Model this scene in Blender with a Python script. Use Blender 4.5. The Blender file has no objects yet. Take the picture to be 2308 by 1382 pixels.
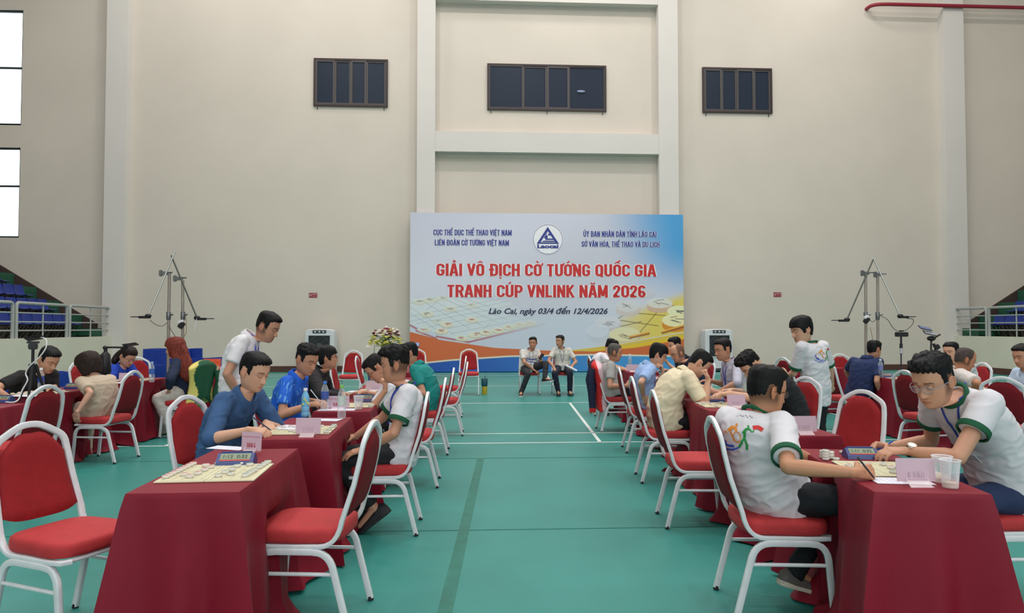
import bpy, bmesh, math, random
import numpy as np
from mathutils import Vector, Matrix, noise
from mathutils.bvhtree import BVHTree
random.seed(7); np.random.seed(7)
SC = bpy.context.scene
COL = SC.collection
V = Vector
# ------------------------------------------------------------------ camera
F = 1600.0; EYE = 1.42; YAW = math.radians(3.1); PIT = math.atan(48 / F)
cam = bpy.data.cameras.new('camera'); cam.sensor_width = 36; cam.lens = 36 * F / 2308
cam.clip_end = 200; cam.clip_start = .05
camo = bpy.data.objects.new('camera', cam); COL.objects.link(camo)
camo.location = (0, 0, EYE); camo.rotation_euler = (math.radians(90) + PIT, 0, -YAW)
SC.camera = camo
# ------------------------------------------------------------------ world, lights, exposure
w = bpy.data.worlds.new('world'); SC.world = w; w.use_nodes = True
w.node_tree.nodes['Background'].inputs[0].default_value = (.80, .93, 1, 1)
w.node_tree.nodes['Background'].inputs[1].default_value = 3.0
SC.view_settings.view_transform = 'Standard'; SC.view_settings.look = 'None'
SC.view_settings.gamma = 1; SC.view_settings.use_curve_mapping = False
SC.view_settings.exposure = 0.25
def area(x, y, z, sx, sy, power, col=(1, .95, .88), rot=(0, 0, 0), spread=180):
    l = bpy.data.lights.new('lamp_or_fill', 'AREA'); l.shape = 'RECTANGLE'; l.size = sx; l.size_y = sy
    l.energy = power; l.color = col; l.spread = math.radians(spread)
    o = bpy.data.objects.new('lamp_or_fill', l); COL.objects.link(o); o.location = (x, y, z); o.rotation_euler = rot
    return o
area(2.4, 9, 17.0, 22, 22, 1500, (1, .965, .955))                       # broad fill light added under the ceiling for soft overhead light
for x_ in (-9.0, -3.2, 2.6, 8.4, 14.2):                               # high-bay lamps along the end wall
    area(x_, 17.2, 16.8, .5, .5, 165, (1, .93, .89))
for x_ in (-9.0, -4.4, 3.4, 11.4):
    area(x_, 21.1, 14.9, .6, .6, 62, (1, .93, .9))
for x_ in (-6.5, 2.4, 11.5):
    for y_ in (9.5, 1.5):
        area(x_, y_, 16.8, .5, .5, 230, (1, .95, .91))
area(2.4, -11.5, 6.5, 18, 7, 1250, (.93, .96, 1), (math.radians(80), 0, 0))   # fill light added behind the camera to lift surfaces facing it
# ------------------------------------------------------------------ pixel to place helpers (measured on the photograph)
fw = V((math.sin(YAW) * math.cos(PIT), math.cos(YAW) * math.cos(PIT), math.sin(PIT)))
rt = V((math.cos(YAW), -math.sin(YAW), 0)); up = rt.cross(fw)
def ray(px, py): return fw + rt * ((px - 1154) / F) + up * ((691 - py) / F)
def Z(px, py, z=0.0):
    d = ray(px, py); t = (z - EYE) / d.z; return V((d.x * t, d.y * t, z))
def Y(px, py, y):
    d = ray(px, py); t = y / d.y; return V((d.x * t, y, EYE + d.z * t))
# ------------------------------------------------------------------ materials
MATS = {}
def lin(c):
    return tuple(((v / 255) / 12.92 if v / 255 <= .04045 else ((v / 255 + .055) / 1.055) ** 2.4) for v in c)
def mat(name, rgb, rough=.6, metal=0, bump=0, bscale=60, vary=0, vscale=4, spec=.5, sheen=0, sub=0, trans=0, alpha=1, emis=None, attr=None, coat=0, stretch=None, ior=1.45):
    if name in MATS: return MATS[name]
    m = bpy.data.materials.new(name); m.use_nodes = True; nt = m.node_tree; N = nt.nodes; L = nt.links
    b = N['Principled BSDF']; c = lin(rgb) if max(rgb) > 1 else rgb
    b.inputs['Base Color'].default_value = (*c, 1); b.inputs['Roughness'].default_value = rough
    b.inputs['Metallic'].default_value = metal; b.inputs['Specular IOR Level'].default_value = spec
    b.inputs['IOR'].default_value = ior
    if sheen: b.inputs['Sheen Weight'].default_value = sheen
    if coat: b.inputs['Coat Weight'].default_value = coat
    if sub:
        b.inputs['Subsurface Weight'].default_value = sub; b.inputs['Subsurface Radius'].default_value = (.012, .005, .003)
        b.inputs['Subsurface Scale'].default_value = 1
    if trans: b.inputs['Transmission Weight'].default_value = trans
    if alpha < 1: b.inputs['Alpha'].default_value = alpha
    if emis: b.inputs['Emission Color'].default_value = (*lin(emis[0]), 1); b.inputs['Emission Strength'].default_value = emis[1]
    src = None
    tc = N.new('ShaderNodeTexCoord')
    if vary:
        nz = N.new('ShaderNodeTexNoise'); nz.inputs['Scale'].default_value = vscale; nz.inputs['Detail'].default_value = 6
        if stretch:
            mp = N.new('ShaderNodeMapping'); mp.inputs['Scale'].default_value = stretch
            L.new(tc.outputs['Object'], mp.inputs[0]); L.new(mp.outputs[0], nz.inputs['Vector'])
        else: L.new(tc.outputs['Object'], nz.inputs['Vector'])
        mr = N.new('ShaderNodeMapRange'); mr.inputs[1].default_value = .3; mr.inputs[2].default_value = .7
        mr.inputs[3].default_value = 1 - vary; mr.inputs[4].default_value = 1 + vary
        L.new(nz.outputs[0], mr.inputs[0])
        mx = N.new('ShaderNodeMix'); mx.data_type = 'RGBA'; mx.blend_type = 'MULTIPLY'; mx.inputs[0].default_value = 1
        mx.inputs[6].default_value = (*c, 1); L.new(mr.outputs[0], mx.inputs[7]); src = mx.outputs[2]
    if attr:
        at = N.new('ShaderNodeAttribute'); at.attribute_name = attr
        if attr == 'print': src = at.outputs[0]
        else:
            mx = N.new('ShaderNodeMix'); mx.data_type = 'RGBA'; mx.blend_type = 'MULTIPLY'; mx.inputs[0].default_value = 1
            if src: L.new(src, mx.inputs[6])
            else: mx.inputs[6].default_value = (*c, 1)
            L.new(at.outputs[0], mx.inputs[7]); src = mx.outputs[2]
    if src: L.new(src, b.inputs['Base Color'])
    if bump:
        nz = N.new('ShaderNodeTexNoise'); nz.inputs['Scale'].default_value = bscale; nz.inputs['Detail'].default_value = 5
        L.new(tc.outputs['Object'], nz.inputs['Vector'])
        bp = N.new('ShaderNodeBump'); bp.inputs['Strength'].default_value = bump; bp.inputs['Distance'].default_value = .01
        L.new(nz.outputs[0], bp.inputs['Height']); L.new(bp.outputs[0], b.inputs['Normal'])
    MATS[name] = m; return m
def glass(name, rgb=(255, 255, 255), alpha=.25):
    """thin clear plastic: mostly see-through with a sheen"""
    if name in MATS: return MATS[name]
    m = bpy.data.materials.new(name); m.use_nodes = True; nt = m.node_tree; N = nt.nodes; L = nt.links
    b = N['Principled BSDF']; b.inputs['Base Color'].default_value = (*lin(rgb), 1); b.inputs['Roughness'].default_value = .08
    tr = N.new('ShaderNodeBsdfTransparent'); mx = N.new('ShaderNodeMixShader')
    lw = N.new('ShaderNodeLayerWeight'); lw.inputs[0].default_value = .45
    mr = N.new('ShaderNodeMapRange'); mr.inputs[3].default_value = alpha * .6; mr.inputs[4].default_value = min(1, alpha * 2.6)
    L.new(lw.outputs['Facing'], mr.inputs[0]); L.new(mr.outputs[0], mx.inputs[0])
    L.new(tr.outputs[0], mx.inputs[1]); L.new(b.outputs[0], mx.inputs[2]); L.new(mx.outputs[0], N['Material Output'].inputs[0])
    MATS[name] = m; return m
# ------------------------------------------------------------------ mesh builder
def frame(t, hint=V((0, 0, 1))):
    t = t.normalized()
    a = hint - t * hint.dot(t)
    if a.length < 1e-4:
        h2 = V((1, 0, 0)); a = h2 - t * h2.dot(t)
    a.normalize(); return a, t.cross(a)
class MB:
    def __init__(s): s.v = []; s.f = []; s.m = []
    def add(s, vs, fs, mi=0):
        o = len(s.v); s.v += [tuple(v) for v in vs]; s.f += [tuple(i + o for i in f) for f in fs]; s.m += [mi] * len(fs); return s
    def box(s, c, d, mi=0, rz=0, M=None, b=0):
        x, y, z = d[0] / 2, d[1] / 2, d[2] / 2; c = V(c); R = Matrix.Rotation(rz, 3, 'Z') if M is None else M
        if b:
            bm = bmesh.new(); bmesh.ops.create_cube(bm, size=1)
            for v in bm.verts: v.co = V((v.co.x * d[0], v.co.y * d[1], v.co.z * d[2]))
            bmesh.ops.bevel(bm, geom=bm.edges[:], offset=b, segments=2, affect='EDGES')
            bm.verts.index_update(); vs = [R @ v.co + c for v in bm.verts]; fs = [[v.index for v in f.verts] for f in bm.faces]; bm.free()
            return s.add(vs, fs, mi)
        p = [R @ V(q) + c for q in ((-x, -y, -z), (x, -y, -z), (x, y, -z), (-x, y, -z), (-x, -y, z), (x, -y, z), (x, y, z), (-x, y, z))]
        return s.add(p, [(0, 3, 2, 1), (4, 5, 6, 7), (0, 1, 5, 4), (1, 2, 6, 5), (2, 3, 7, 6), (3, 0, 4, 7)], mi)
    def tube(s, pts, r, n=8, mi=0, prof=None, hint=V((0, 0, 1)), caps=True, closed=False):
        pts = [V(p) for p in pts]; N = len(pts); rr = r if isinstance(r, (list, tuple)) else [r] * N
        if prof is None: prof = [(math.cos(2 * math.pi * k / n), math.sin(2 * math.pi * k / n)) for k in range(n)]
        n = len(prof); vs = []; a = None
        for i, p in enumerate(pts):
            if closed: t = pts[(i + 1) % N] - pts[i - 1]
            else: t = (pts[min(i + 1, N - 1)] - pts[max(i - 1, 0)])
            a, b = frame(t, hint if a is None else a)
            vs += [p + (a * c[0] + b * c[1]) * rr[i] for c in prof]
        fs = []
        for i in range(N if closed else N - 1):
            j = (i + 1) % N
            for k in range(n):
                l = (k + 1) % n; fs.append((i * n + k, i * n + l, j * n + l, j * n + k))
        if caps and not closed: fs += [tuple(range(n))[::-1], tuple((N - 1) * n + k for k in range(n))]
        return s.add(vs, fs, mi)
    def ell(s, c, r, n=14, m=9, mi=0, R=None):
        c = V(c); r = (r, r, r) if not isinstance(r, (tuple, list)) else r; vs = []
        for j in range(1, m):
            th = math.pi * j / m
            for k in range(n):
                ph = 2 * math.pi * k / n; q = V((r[0] * math.sin(th) * math.cos(ph), r[1] * math.sin(th) * math.sin(ph), r[2] * math.cos(th)))
                vs.append((R @ q if R else q) + c)
        t = V((0, 0, r[2])); t = R @ t if R else t
        vs += [c + t, c - t]; T = len(vs) - 2; fs = []
        for j in range(m - 2):
            for k in range(n):
                l = (k + 1) % n; fs.append((j * n + k, (j + 1) * n + k, (j + 1) * n + l, j * n + l))
        for k in range(n):
            l = (k + 1) % n; fs.append((T, k, l)); fs.append((T + 1, (m - 2) * n + l, (m - 2) * n + k))
        return s.add(vs, fs, mi)
    def lathe(s, prof, n=20, c=(0, 0, 0), mi=0, R=None):
        c = V(c); vs = []; fs = []; P = len(prof)
        for (r, z) in prof:
            for k in range(n):
                a = 2 * math.pi * k / n; q = V((r * math.cos(a), r * math.sin(a), z)); vs.append((R @ q if R else q) + c)
        for i in range(P - 1):
            for k in range(n):
                l = (k + 1) % n; fs.append((i * n + k, i * n + l, (i + 1) * n + l, (i + 1) * n + k))
        if prof[0][0] > 1e-5: fs.append(tuple(range(n))[::-1])
        if prof[-1][0] > 1e-5: fs.append(tuple((P - 1) * n + k for k in range(n)))
        return s.add(vs, fs, mi)
    def cone(s, p, q, r1, r2, n=12, e1=True, e2=True, mi=0):
        p, q = V(p), V(q)
        s.tube([p, q], [r1, r2], n=n, mi=mi)
        if e1: s.ell(p, r1, n, 8, mi)
        if e2: s.ell(q, r2, n, 8, mi)
        return s
    def rings(s, rs, mi=0, cap=True):
        n = len(rs[0]); vs = [p for r in rs for p in r]; fs = []
        for i in range(len(rs) - 1):
            for k in range(n):
                l = (k + 1) % n; fs.append((i * n + k, i * n + l, (i + 1) * n + l, (i + 1) * n + k))
        if cap: fs += [tuple(range(n))[::-1], tuple((len(rs) - 1) * n + k for k in range(n))]
        return s.add(vs, fs, mi)
    def mesh(s, name='mesh', mats=(), smooth=40):
        me = bpy.data.meshes.new(name); me.from_pydata(s.v, [], s.f)
        for m in mats: me.materials.append(m)
        if len(mats) > 1: me.polygons.foreach_set('material_index', s.m)
        if smooth:
            me.shade_smooth()
            if smooth < 180: me.set_sharp_from_angle(angle=math.radians(smooth))
        me.update(); return me
    def build(s, name, mats, parent=None, smooth=40, loc=None):
        if not isinstance(mats, (list, tuple)): mats = [mats]
        o = bpy.data.objects.new(name, s.mesh(name, mats, smooth)); COL.objects.link(o)
        if parent: o.parent = parent
        if loc is not None: o.location = loc
        return o
def mkobj(name, me, parent=None, loc=None):
    o = bpy.data.objects.new(name, me); COL.objects.link(o)
    if parent: o.parent = parent
    if loc is not None: o.location = loc
    return o
def tag(o, label, cat, group=None, kind=None):
    o['label'] = label; o['category'] = cat
    if group: o['group'] = group
    if kind: o['kind'] = kind
    return o
def thing(name, label, cat, loc=(0, 0, 0), rz=0, group=None):
    o = bpy.data.objects.new(name, None); COL.objects.link(o); o.empty_display_size = .1
    o.location = loc; o.rotation_euler = (0, 0, rz); return tag(o, label, cat, group)
def copy_tree(o, parent=None):
    c = o.copy(); COL.objects.link(c); c.parent = parent
    for ch in list(o.children): copy_tree(ch, c)
    return c
def struct(name, mb, m, parent=None, smooth=40, label=None):
    o = mb.build(name, m, parent, smooth)
    if not parent: o['kind'] = 'structure'; o['label'] = label or name.replace('_', ' '); o['category'] = name.split('_')[0]
    return o
TXT = {}
def text_mesh(body, offset=0.0, shear=0.0, res=3):
    k = (body, offset, shear)
    if k in TXT: return TXT[k]
    cu = bpy.data.curves.new('t', 'FONT'); cu.body = body; cu.size = 1; cu.offset = offset; cu.shear = shear; cu.resolution_u = res
    cu.align_x = 'CENTER'
    o = bpy.data.objects.new('t', cu); COL.objects.link(o); dg = bpy.context.evaluated_depsgraph_get()
    me = bpy.data.meshes.new_from_object(o.evaluated_get(dg)); vs = np.array([v.co[:] for v in me.vertices]); fs = [tuple(p.vertices) for p in me.polygons]
    bpy.data.objects.remove(o); bpy.data.curves.remove(cu); bpy.data.meshes.remove(me)
    TXT[k] = (vs, fs); return TXT[k]
def bold_text(mb, body, place, width, cap, grow, mi=0, shear=0.0, res=2, gy=None):
    """heavier letters: the same outline laid several times, shifted by less than a stroke"""
    gy = grow * .45 if gy is None else gy; k = 0
    for dx in np.linspace(-grow, grow, 5):
        for dy in (-gy, 0, gy):
            k += 1; add_text(mb, body, lambda x, y, dx=dx, dy=dy, k=k: place(x + dx * cap, y + dy * cap) + V((0, -.0004 * k, 0)), width - 2 * grow * cap, cap, 0, shear, mi, False, res)
def add_text(mb, body, place, width=None, cap=None, offset=0.0, shear=0.0, mi=0, mirror=False, res=3):
    """place(x, y) -> world point; text centred on x=0, baseline y=0"""
    vs, fs = text_mesh(body, offset, shear, res)
    if len(vs) == 0: return
    x0, x1 = vs[:, 0].min(), vs[:, 0].max(); sy = cap / .727 if cap else 1
    sx = width / (x1 - x0) if width else sy
    xc = (x0 + x1) / 2; sg = -1 if mirror else 1
    mb.add([place((v[0] - xc) * sx * sg, v[1] * sy) for v in vs], fs if not mirror else [f[::-1] for f in fs], mi)
# condensed block capitals, drawn as strokes (cap height 1, pen .17)
def _arc(cx, cy, rx, ry, a0, a1, n=8): return [(cx + rx * math.cos(math.radians(a0 + (a1 - a0) * k / n)), cy + ry * math.sin(math.radians(a0 + (a1 - a0) * k / n))) for k in range(n + 1)]
_h = .09; _O = _arc(.25, .75, .16, .165, 0, 180, 12) + _arc(.25, .25, .16, .165, 180, 360, 12) + [(.41, .75)]
_C = _arc(.25, .75, .16, .165, 0, 180, 12)[0:] + _arc(.25, .25, .16, .165, 180, 360, 12)
_bowl = lambda y0, y1, x0=.09, x1=.40: [(x0, y1)] + _arc(x1 - .15, (y0 + y1) / 2, .15, (y1 - y0) / 2, 90, -90, 10) + [(x0, y0)]
GL = {'A': (.52, [[(.07, 0), (.235, 1)], [(.285, 1), (.45, 0)], [(.13, .28), (.39, .28)]]), 'B': (.49, [[(.09, 0), (.09, 1)], _bowl(.53, .92), _bowl(.08, .53, x1=.415)]), 'C': (.48, [[(.41, .68)] + _C + [(.41, .32)]]),
 'D': (.50, [[(.09, 0), (.09, 1)], [(.09, .92), (.24, .92)] + _arc(.24, .75, .17, .17, 90, 0, 6) + _arc(.24, .25, .17, .17, 0, -90, 6) + [(.09, .08)]]), 'E': (.43, [[(.09, 0), (.09, 1)], [(.09, .92), (.40, .92)], [(.09, .52), (.36, .52)], [(.09, .08), (.41, .08)]]),
 'G': (.50, [[(.41, .68)] + _C + [(.41, .45), (.26, .45)]]), 'H': (.50, [[(.09, 0), (.09, 1)], [(.41, 0), (.41, 1)], [(.09, .52), (.41, .52)]]), 'I': (.19, [[(.095, 0), (.095, 1)]]), 'K': (.50, [[(.09, 0), (.09, 1)], [(.43, 1), (.13, .5)], [(.18, .58), (.44, 0)]]),
 'L': (.41, [[(.09, 1), (.09, 0)], [(.09, .08), (.39, .08)]]), 'M': (.62, [[(.09, 0), (.09, 1)], [(.53, 0), (.53, 1)], [(.10, 1), (.31, .12)], [(.31, .12), (.52, 1)]]), 'N': (.51, [[(.09, 0), (.09, 1)], [(.42, 0), (.42, 1)], [(.10, .96), (.41, .04)]]), 'O': (.50, [_O]),
 'P': (.48, [[(.09, 0), (.09, 1)], _bowl(.44, .92, x1=.42)]), 'Q': (.50, [_O, [(.30, .22), (.44, -.04)]]), 'R': (.50, [[(.09, 0), (.09, 1)], _bowl(.48, .92, x1=.42), [(.28, .5), (.43, 0)]]), 'S': (.48, [[(.40, .70)] + _arc(.245, .73, .155, .19, 10, 190, 10) + [(.12, .60), (.37, .42)] + _arc(.245, .27, .155, .19, 10, -190, 12)]),
 'T': (.44, [[(.02, .92), (.42, .92)], [(.22, 0), (.22, .92)]]), 'U': (.50, [[(.09, 1)] + _arc(.25, .25, .16, .17, 180, 360, 12) + [(.41, 1)]]), 'V': (.48, [[(.06, 1), (.24, .04)], [(.42, 1), (.24, .04)]]), 'Y': (.46, [[(.06, 1), (.23, .48)], [(.40, 1), (.23, .48)], [(.23, 0), (.23, .5)]]),
 '0': (.48, [_O]), '2': (.46, [[(.09, .68)] + _arc(.235, .75, .145, .17, 180, 0, 8) + [(.36, .60), (.10, .16), (.10, .08), (.41, .08)]]), '6': (.47, [_arc(.24, .75, .15, .17, 10, 180, 8) + [(.09, .3)], _arc(.24, .28, .15, .20, 0, 360, 14)]), ' ': (.20, []), ',': (.16, [[(.09, .10), (.05, -.12)]]),
 '3': (.46, [[(.09, .72)] + _arc(.235, .74, .15, .18, 180, -80, 10) + _arc(.235, .29, .16, .21, 80, -180, 10)]), '4': (.48, [[(.34, 0), (.34, 1)], [(.34, 1), (.08, .30)], [(.06, .28), (.46, .28)]]), '5': (.46, [[(.40, .92), (.12, .92), (.10, .54)] + _arc(.235, .31, .16, .23, 110, -180, 12)]), '8': (.48, [_arc(.24, .74, .135, .18, 0, 360, 14), _arc(.24, .29, .155, .21, 0, 360, 14)]), '9': (.47, [_arc(.24, .70, .15, .20, 0, 360, 14), [(.39, .7), (.39, .3)] + _arc(.24, .26, .15, .18, 0, -170, 8)]), '1': (.30, [[(.18, 0), (.18, 1)], [(.18, .9), (.04, .76)]])}
GL['Đ'] = (.52, [[(x + .03, y) for x, y in s] for s in GL['D'][1]] + [[(-.02, .52), (.27, .52)]])
import unicodedata
def block_text(mb, body, place, width, cap, pen_=.165, mi=0, mirror=False):
    x = 0; S = []
    for ch in body:
        base = ch if ch in GL else unicodedata.normalize('NFD', ch)[0]; marks = [] if ch in GL else unicodedata.normalize('NFD', ch)[1:]
        if base not in GL: base = ' '
        w_, st = GL[base]; S += [([(px + x, py) for px, py in s], 1) for s in st]; c = x + w_ / 2; circ = any(unicodedata.name(m) == 'COMBINING CIRCUMFLEX ACCENT' for m in marks); up_ = 1.10
        for m in marks:
            n = unicodedata.name(m)
            if 'CIRCUMFLEX' in n: S.append(([(c - .13, 1.08), (c, 1.20), (c + .13, 1.08)], .55))
            elif 'BREVE' in n: S.append(([(c - .12, 1.21), (c - .08, 1.12), (c + .08, 1.12), (c + .12, 1.21)], .55))
            elif 'HORN' in n: S.append(([(x + w_ - .09, .86), (x + w_ + .03, .93), (x + w_ + .05, 1.08)], .6))
            elif 'DOT BELOW' in n: S.append(([(c - .06, -.15), (c + .06, -.15)], .8))
            else:
                a, b = (c + (.10 if circ else 0), .10 if circ else 0)
                if 'ACUTE' in n: S.append(([(a - .05, 1.09 + b), (a + .08, 1.24 + b)], .65))
                elif 'GRAVE' in n: S.append(([(a + .05, 1.09 + b), (a - .08, 1.24 + b)], .65))
                elif 'HOOK' in n: S.append(([(a, 1.07 + b), (a, 1.13 + b), (a + .07, 1.19 + b), (a + .03, 1.26 + b), (a - .06, 1.24 + b)], .5))
                elif 'TILDE' in n: S.append(([(a - .12, 1.11), (a - .05, 1.17), (a + .05, 1.11), (a + .12, 1.17)], .55))
        x += w_ + .055
    x -= .055; sx = width / x; k = 0
    for pts, pw in S:
        k += 1; P_ = [V((p[0] * sx, p[1] * cap, 0)) for p in pts]; P_ = [p for i, p in enumerate(P_) if i == 0 or (p - P_[i - 1]).length > 1e-4]; hw = pen_ * pw / 2; vs = []
        for i, p in enumerate(P_):
            d1 = (P_[i] - P_[i - 1]).normalized() if i else None; d2 = (P_[i + 1] - p).normalized() if i < len(P_) - 1 else None; d = ((d1 or d2) + (d2 or d1)).normalized(); n = V((-d.y, d.x, 0)); cs = max(.5, n.dot(V((-(d2 or d1).y, (d2 or d1).x, 0)))) 
            o = V((n.x * hw * sx * 1.0, n.y * hw * cap * .88, 0)) / cs; vs += [p + o, p - o]
        sg = -1 if mirror else 1; W2 = width / 2; z_ = V((0, -.0005 * (k % 7), 0))
        fs_ = [(2 * i, 2 * i + 1, 2 * i + 3, 2 * i + 2) for i in range(len(P_) - 1)]
        mb.add([place((q.x - W2) * sg, q.y) + z_ for q in vs], fs_ if not mirror else [f[::-1] for f in fs_], mi)
def evalmesh(mb, voxel, it, fac=.5, dec=None):
    me = mb.mesh('tmp', (), 0); o = bpy.data.objects.new('tmp', me); COL.objects.link(o)
    r = o.modifiers.new('r', 'REMESH'); r.mode = 'VOXEL'; r.voxel_size = voxel
    if it:
        sm = o.modifiers.new('s', 'SMOOTH'); sm.factor = fac; sm.iterations = it
    dg = bpy.context.evaluated_depsgraph_get(); out = bpy.data.meshes.new_from_object(o.evaluated_get(dg))
    n = len(out.vertices); v = np.empty(n * 3); out.vertices.foreach_get('co', v); v = v.reshape(-1, 3)
    nr = np.empty(n * 3); out.vertex_normals.foreach_get('vector', nr); nr = nr.reshape(-1, 3)
    fs = [tuple(p.vertices) for p in out.polygons]
    bpy.data.objects.remove(o); bpy.data.meshes.remove(me); bpy.data.meshes.remove(out)
    return v, nr, fs
def np_obj(name, v, fs, m, parent=None, color=None, smooth=True):
    me = bpy.data.meshes.new(name); me.from_pydata(v.tolist() if hasattr(v, 'tolist') else v, [], fs)
    if not isinstance(m, (list, tuple)): m = [m]
    for q in m: me.materials.append(q)
    if smooth: me.shade_smooth()
    if color is not None:
        a = me.color_attributes.new('tint', 'FLOAT_COLOR', 'POINT'); a.data.foreach_set('color', np.asarray(color, dtype=np.float32).ravel())
    return mkobj(name, me, parent)
# ================================================================== ROOM
WY = 23.2
m_wall = mat('wall_paint', (206, 197, 186), .85, bump=.15, bscale=3, vary=.03, vscale=.6)
m_trim = mat('pillar_paint', (210, 205, 200), .85, bump=.1, bscale=4, vary=.02, vscale=.6)
m_low = mat('low_wall_paint', (206, 204, 188), .8, bump=.1, bscale=4, vary=.04, vscale=1.2)
m_base = mat('brown_skirting', (82, 52, 44), .6, vary=.1, vscale=6)
m_line = mat('court_line_paint', (214, 226, 222), .5, vary=.05, vscale=20)
m_seam = mat('mat_seam', (38, 112, 98), .55, vary=.15, vscale=9)
def floor_mat():
    m = mat('green_court_mat', (50, 134, 126), .4, bump=.05, bscale=220, vary=.08, vscale=1.4, spec=.5)
    return m
struct('floor', MB().box((2.5, 4, -.05), (29, 40, .1)), floor_mat(), label='green vinyl badminton court floor with white lines')
fl = bpy.data.objects['floor']
def line(x0, y0, x1, y1, wd=.04, m=None, nm='court_line', z=.003):
    a, b = V((x0, y0, 0)), V((x1, y1, 0)); d = (b - a).normalized(); n = V((-d.y, d.x, 0)) * wd / 2
    t = V((0, 0, z)); e = V((0, 0, z - .002))
    p = [a - n, b - n, b + n, a + n]
    MB().add([q + t for q in p] + [q + e for q in p], [(0, 1, 2, 3), (0, 4, 5, 1), (1, 5, 6, 2), (2, 6, 7, 3), (3, 7, 4, 0)]).build(nm, m or m_line, fl, 0)
for y in (8.78, 9.56, 13.42, 17.38, 21.24, 22.02): line(-10.5, y, 13, y)
for x0, x1 in ((1.57, 1.82),): line(x0, 8.78, x1, 13.42, .045)
line(1.98, 17.4, 2.2, 21.24)
for x in (-1.45, -3.7, -4.16, 4.75, 5.9): line(x, 8.78, x + .1, 22.0)
line(-.21, 2.3, .08, 7.77, .075, m_seam, 'mat_seam', .002)
for y in (5.04, 7.78): line(-9, y + .03, 9, y - .04, .012, m_seam, 'mat_seam', .0025)
line(2.6, 2, 2.9, 5, .01, m_seam, 'mat_seam', .0025)
# end wall, with the openings of the tall window on the left
WB = MB()
wx0, wx1 = -21.0, 24.0; ZT = 17.8
wl, wr = -18.2, -14.38
def wallbox(x0, x1, z0, z1, mb=WB, y0=WY, th=.3): mb.box(((x0 + x1) / 2, y0 + th / 2, (z0 + z1) / 2), (x1 - x0, th, z1 - z0))
wallbox(wx0, wl, 0, ZT); wallbox(wr, wx1, 0, ZT); wallbox(wl, wr, 0, 4.27); wallbox(wl, wr, 7.15, 7.86); wallbox(wl, wr, 11.58, ZT)
struct('wall_end', WB, m_wall, label='tall cream end wall behind the banner')
TR = MB()
struct('wall_left', MB().box((-20.9, 4, 8.9), (.3, 40, 17.8)), m_wall, label='left wall above the tribune')
struct('wall_right', MB().box((23.9, 4, 8.9), (.3, 40, 17.8)), m_wall, label='right wall above the tribune')
struct('wall_back', MB().box((1.5, -15.1, 8.9), (45, .3, 17.8)), m_wall, label='wall behind the camera')
struct('ceiling', MB().box((1.5, 4, 17.95), (46, 40, .2)), mat('ceiling_sheet', (190, 188, 182), .8), label='hall ceiling')
def pil(name, x0, x1, z0, z1, d, lab): struct(name, MB().box(((x0 + x1) / 2, WY - d / 2, (z0 + z1) / 2), (x1 - x0, d, z1 - z0)), m_trim, label=lab)
pil('trim_1', -11.62, -10.97, 0, ZT, .32, 'cream pillar at the left end of the wall beside the tribune')
pil('trim_2', 15.85, 16.55, 0, ZT, .32, 'cream pillar at the right end of the wall beside the tribune')
pil('trim_3', -1.83, -1.25, 0, ZT, .36, 'cream pilaster left of the middle window')
pil('trim_4', 6.07, 6.72, 0, ZT, .36, 'cream pilaster right of the middle window')
pil('trim_5', -1.25, 6.07, 7.12, 7.78, .34, 'cream beam below the middle window')
pil('trim_6', -1.25, 6.07, 12.1, 12.9, .34, 'cream beam above the middle window')
struct('baseboard_end', MB().box((2.45, WY - .015, .095), (26.8, .03, .19)), m_base, label='brown skirting along the end wall')
# ---- dark windows in the end wall
m_fr = mat('window_frame_brown', (74, 68, 68), .5); m_gl = mat('dark_window_glass', (42, 50, 64), .3, spec=.15)
m_fr2 = mat('window_outer_frame', (52, 40, 38), .5)
def bar(mb, x0, x1, z0, z1, y, d): mb.box(((x0 + x1) / 2, y, (z0 + z1) / 2), (x1 - x0, d, z1 - z0))
def darkwin(name, x0, x1, z0, z1, splits, lab, disc=False):
    mb = MB(); t = .06; yy = WY - .03
    bar(mb, x0, x1, z1 - t, z1, yy, .08); bar(mb, x0, x1, z0, z0 + t, yy, .08)
    bar(mb, x0, x0 + t, z0 + t, z1 - t, yy, .08); bar(mb, x1 - t, x1, z0 + t, z1 - t, yy, .08)
    o = struct(name, mb, m_fr2, label=lab); W = x1 - x0 - 2 * t; xs = [x0 + t + W * s for s in splits]
    for i in range(len(xs) - 1):
        a, b = xs[i], xs[i + 1]; s = .055 if b - a < .9 else .03; sb = MB(); dy = -.02 if i % 2 == 0 else .0
        c0, c1 = z0 + t, z1 - t; y2 = yy + dy + .01
        bar(sb, a, a + s, c0, c1, y2, .05); bar(sb, b - s, b, c0, c1, y2, .05); bar(sb, a + s, b - s, c0, c0 + s, y2, .05); bar(sb, a + s, b - s, c1 - s, c1, y2, .05)
        q = sb.build('sash', m_fr, o, 0)
        MB().box(((a + b) / 2, y2 + .005, (c0 + c1) / 2), (b - a - 2 * s + .01, .012, c1 - c0 - 2 * s + .01)).build('pane', m_gl, q, 0)
    if disc:
        xc = xs[-2] + (xs[-1] - xs[-2]) * .34
        MB().ell((xc, yy - .02, z0 + (z1 - z0) * .43), (.14, .02, .045)).build('vent_disc', mat('vent_disc', (120, 135, 165), .4), o)
    for k in range(2 if not disc else 3):
        xx = x0 + .12 + (x1 - x0 - .24) * k / (1 if not disc else 2)
        MB().box((xx, WY - .015, z0 - .06), (.02, .02, .09)).build('hinge_pin', m_fr2, o, 0)
darkwin('window_1', -5.2, -2.81, 8.62, 10.19, (0, .27, .5, .72, 1), 'dark four-pane window high on the left of the end wall')
darkwin('window_2', .44, 4.39, 8.59, 10.13, (0, .29, .5, .69, 1), 'wide dark window high in the middle above the banner', True)
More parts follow.
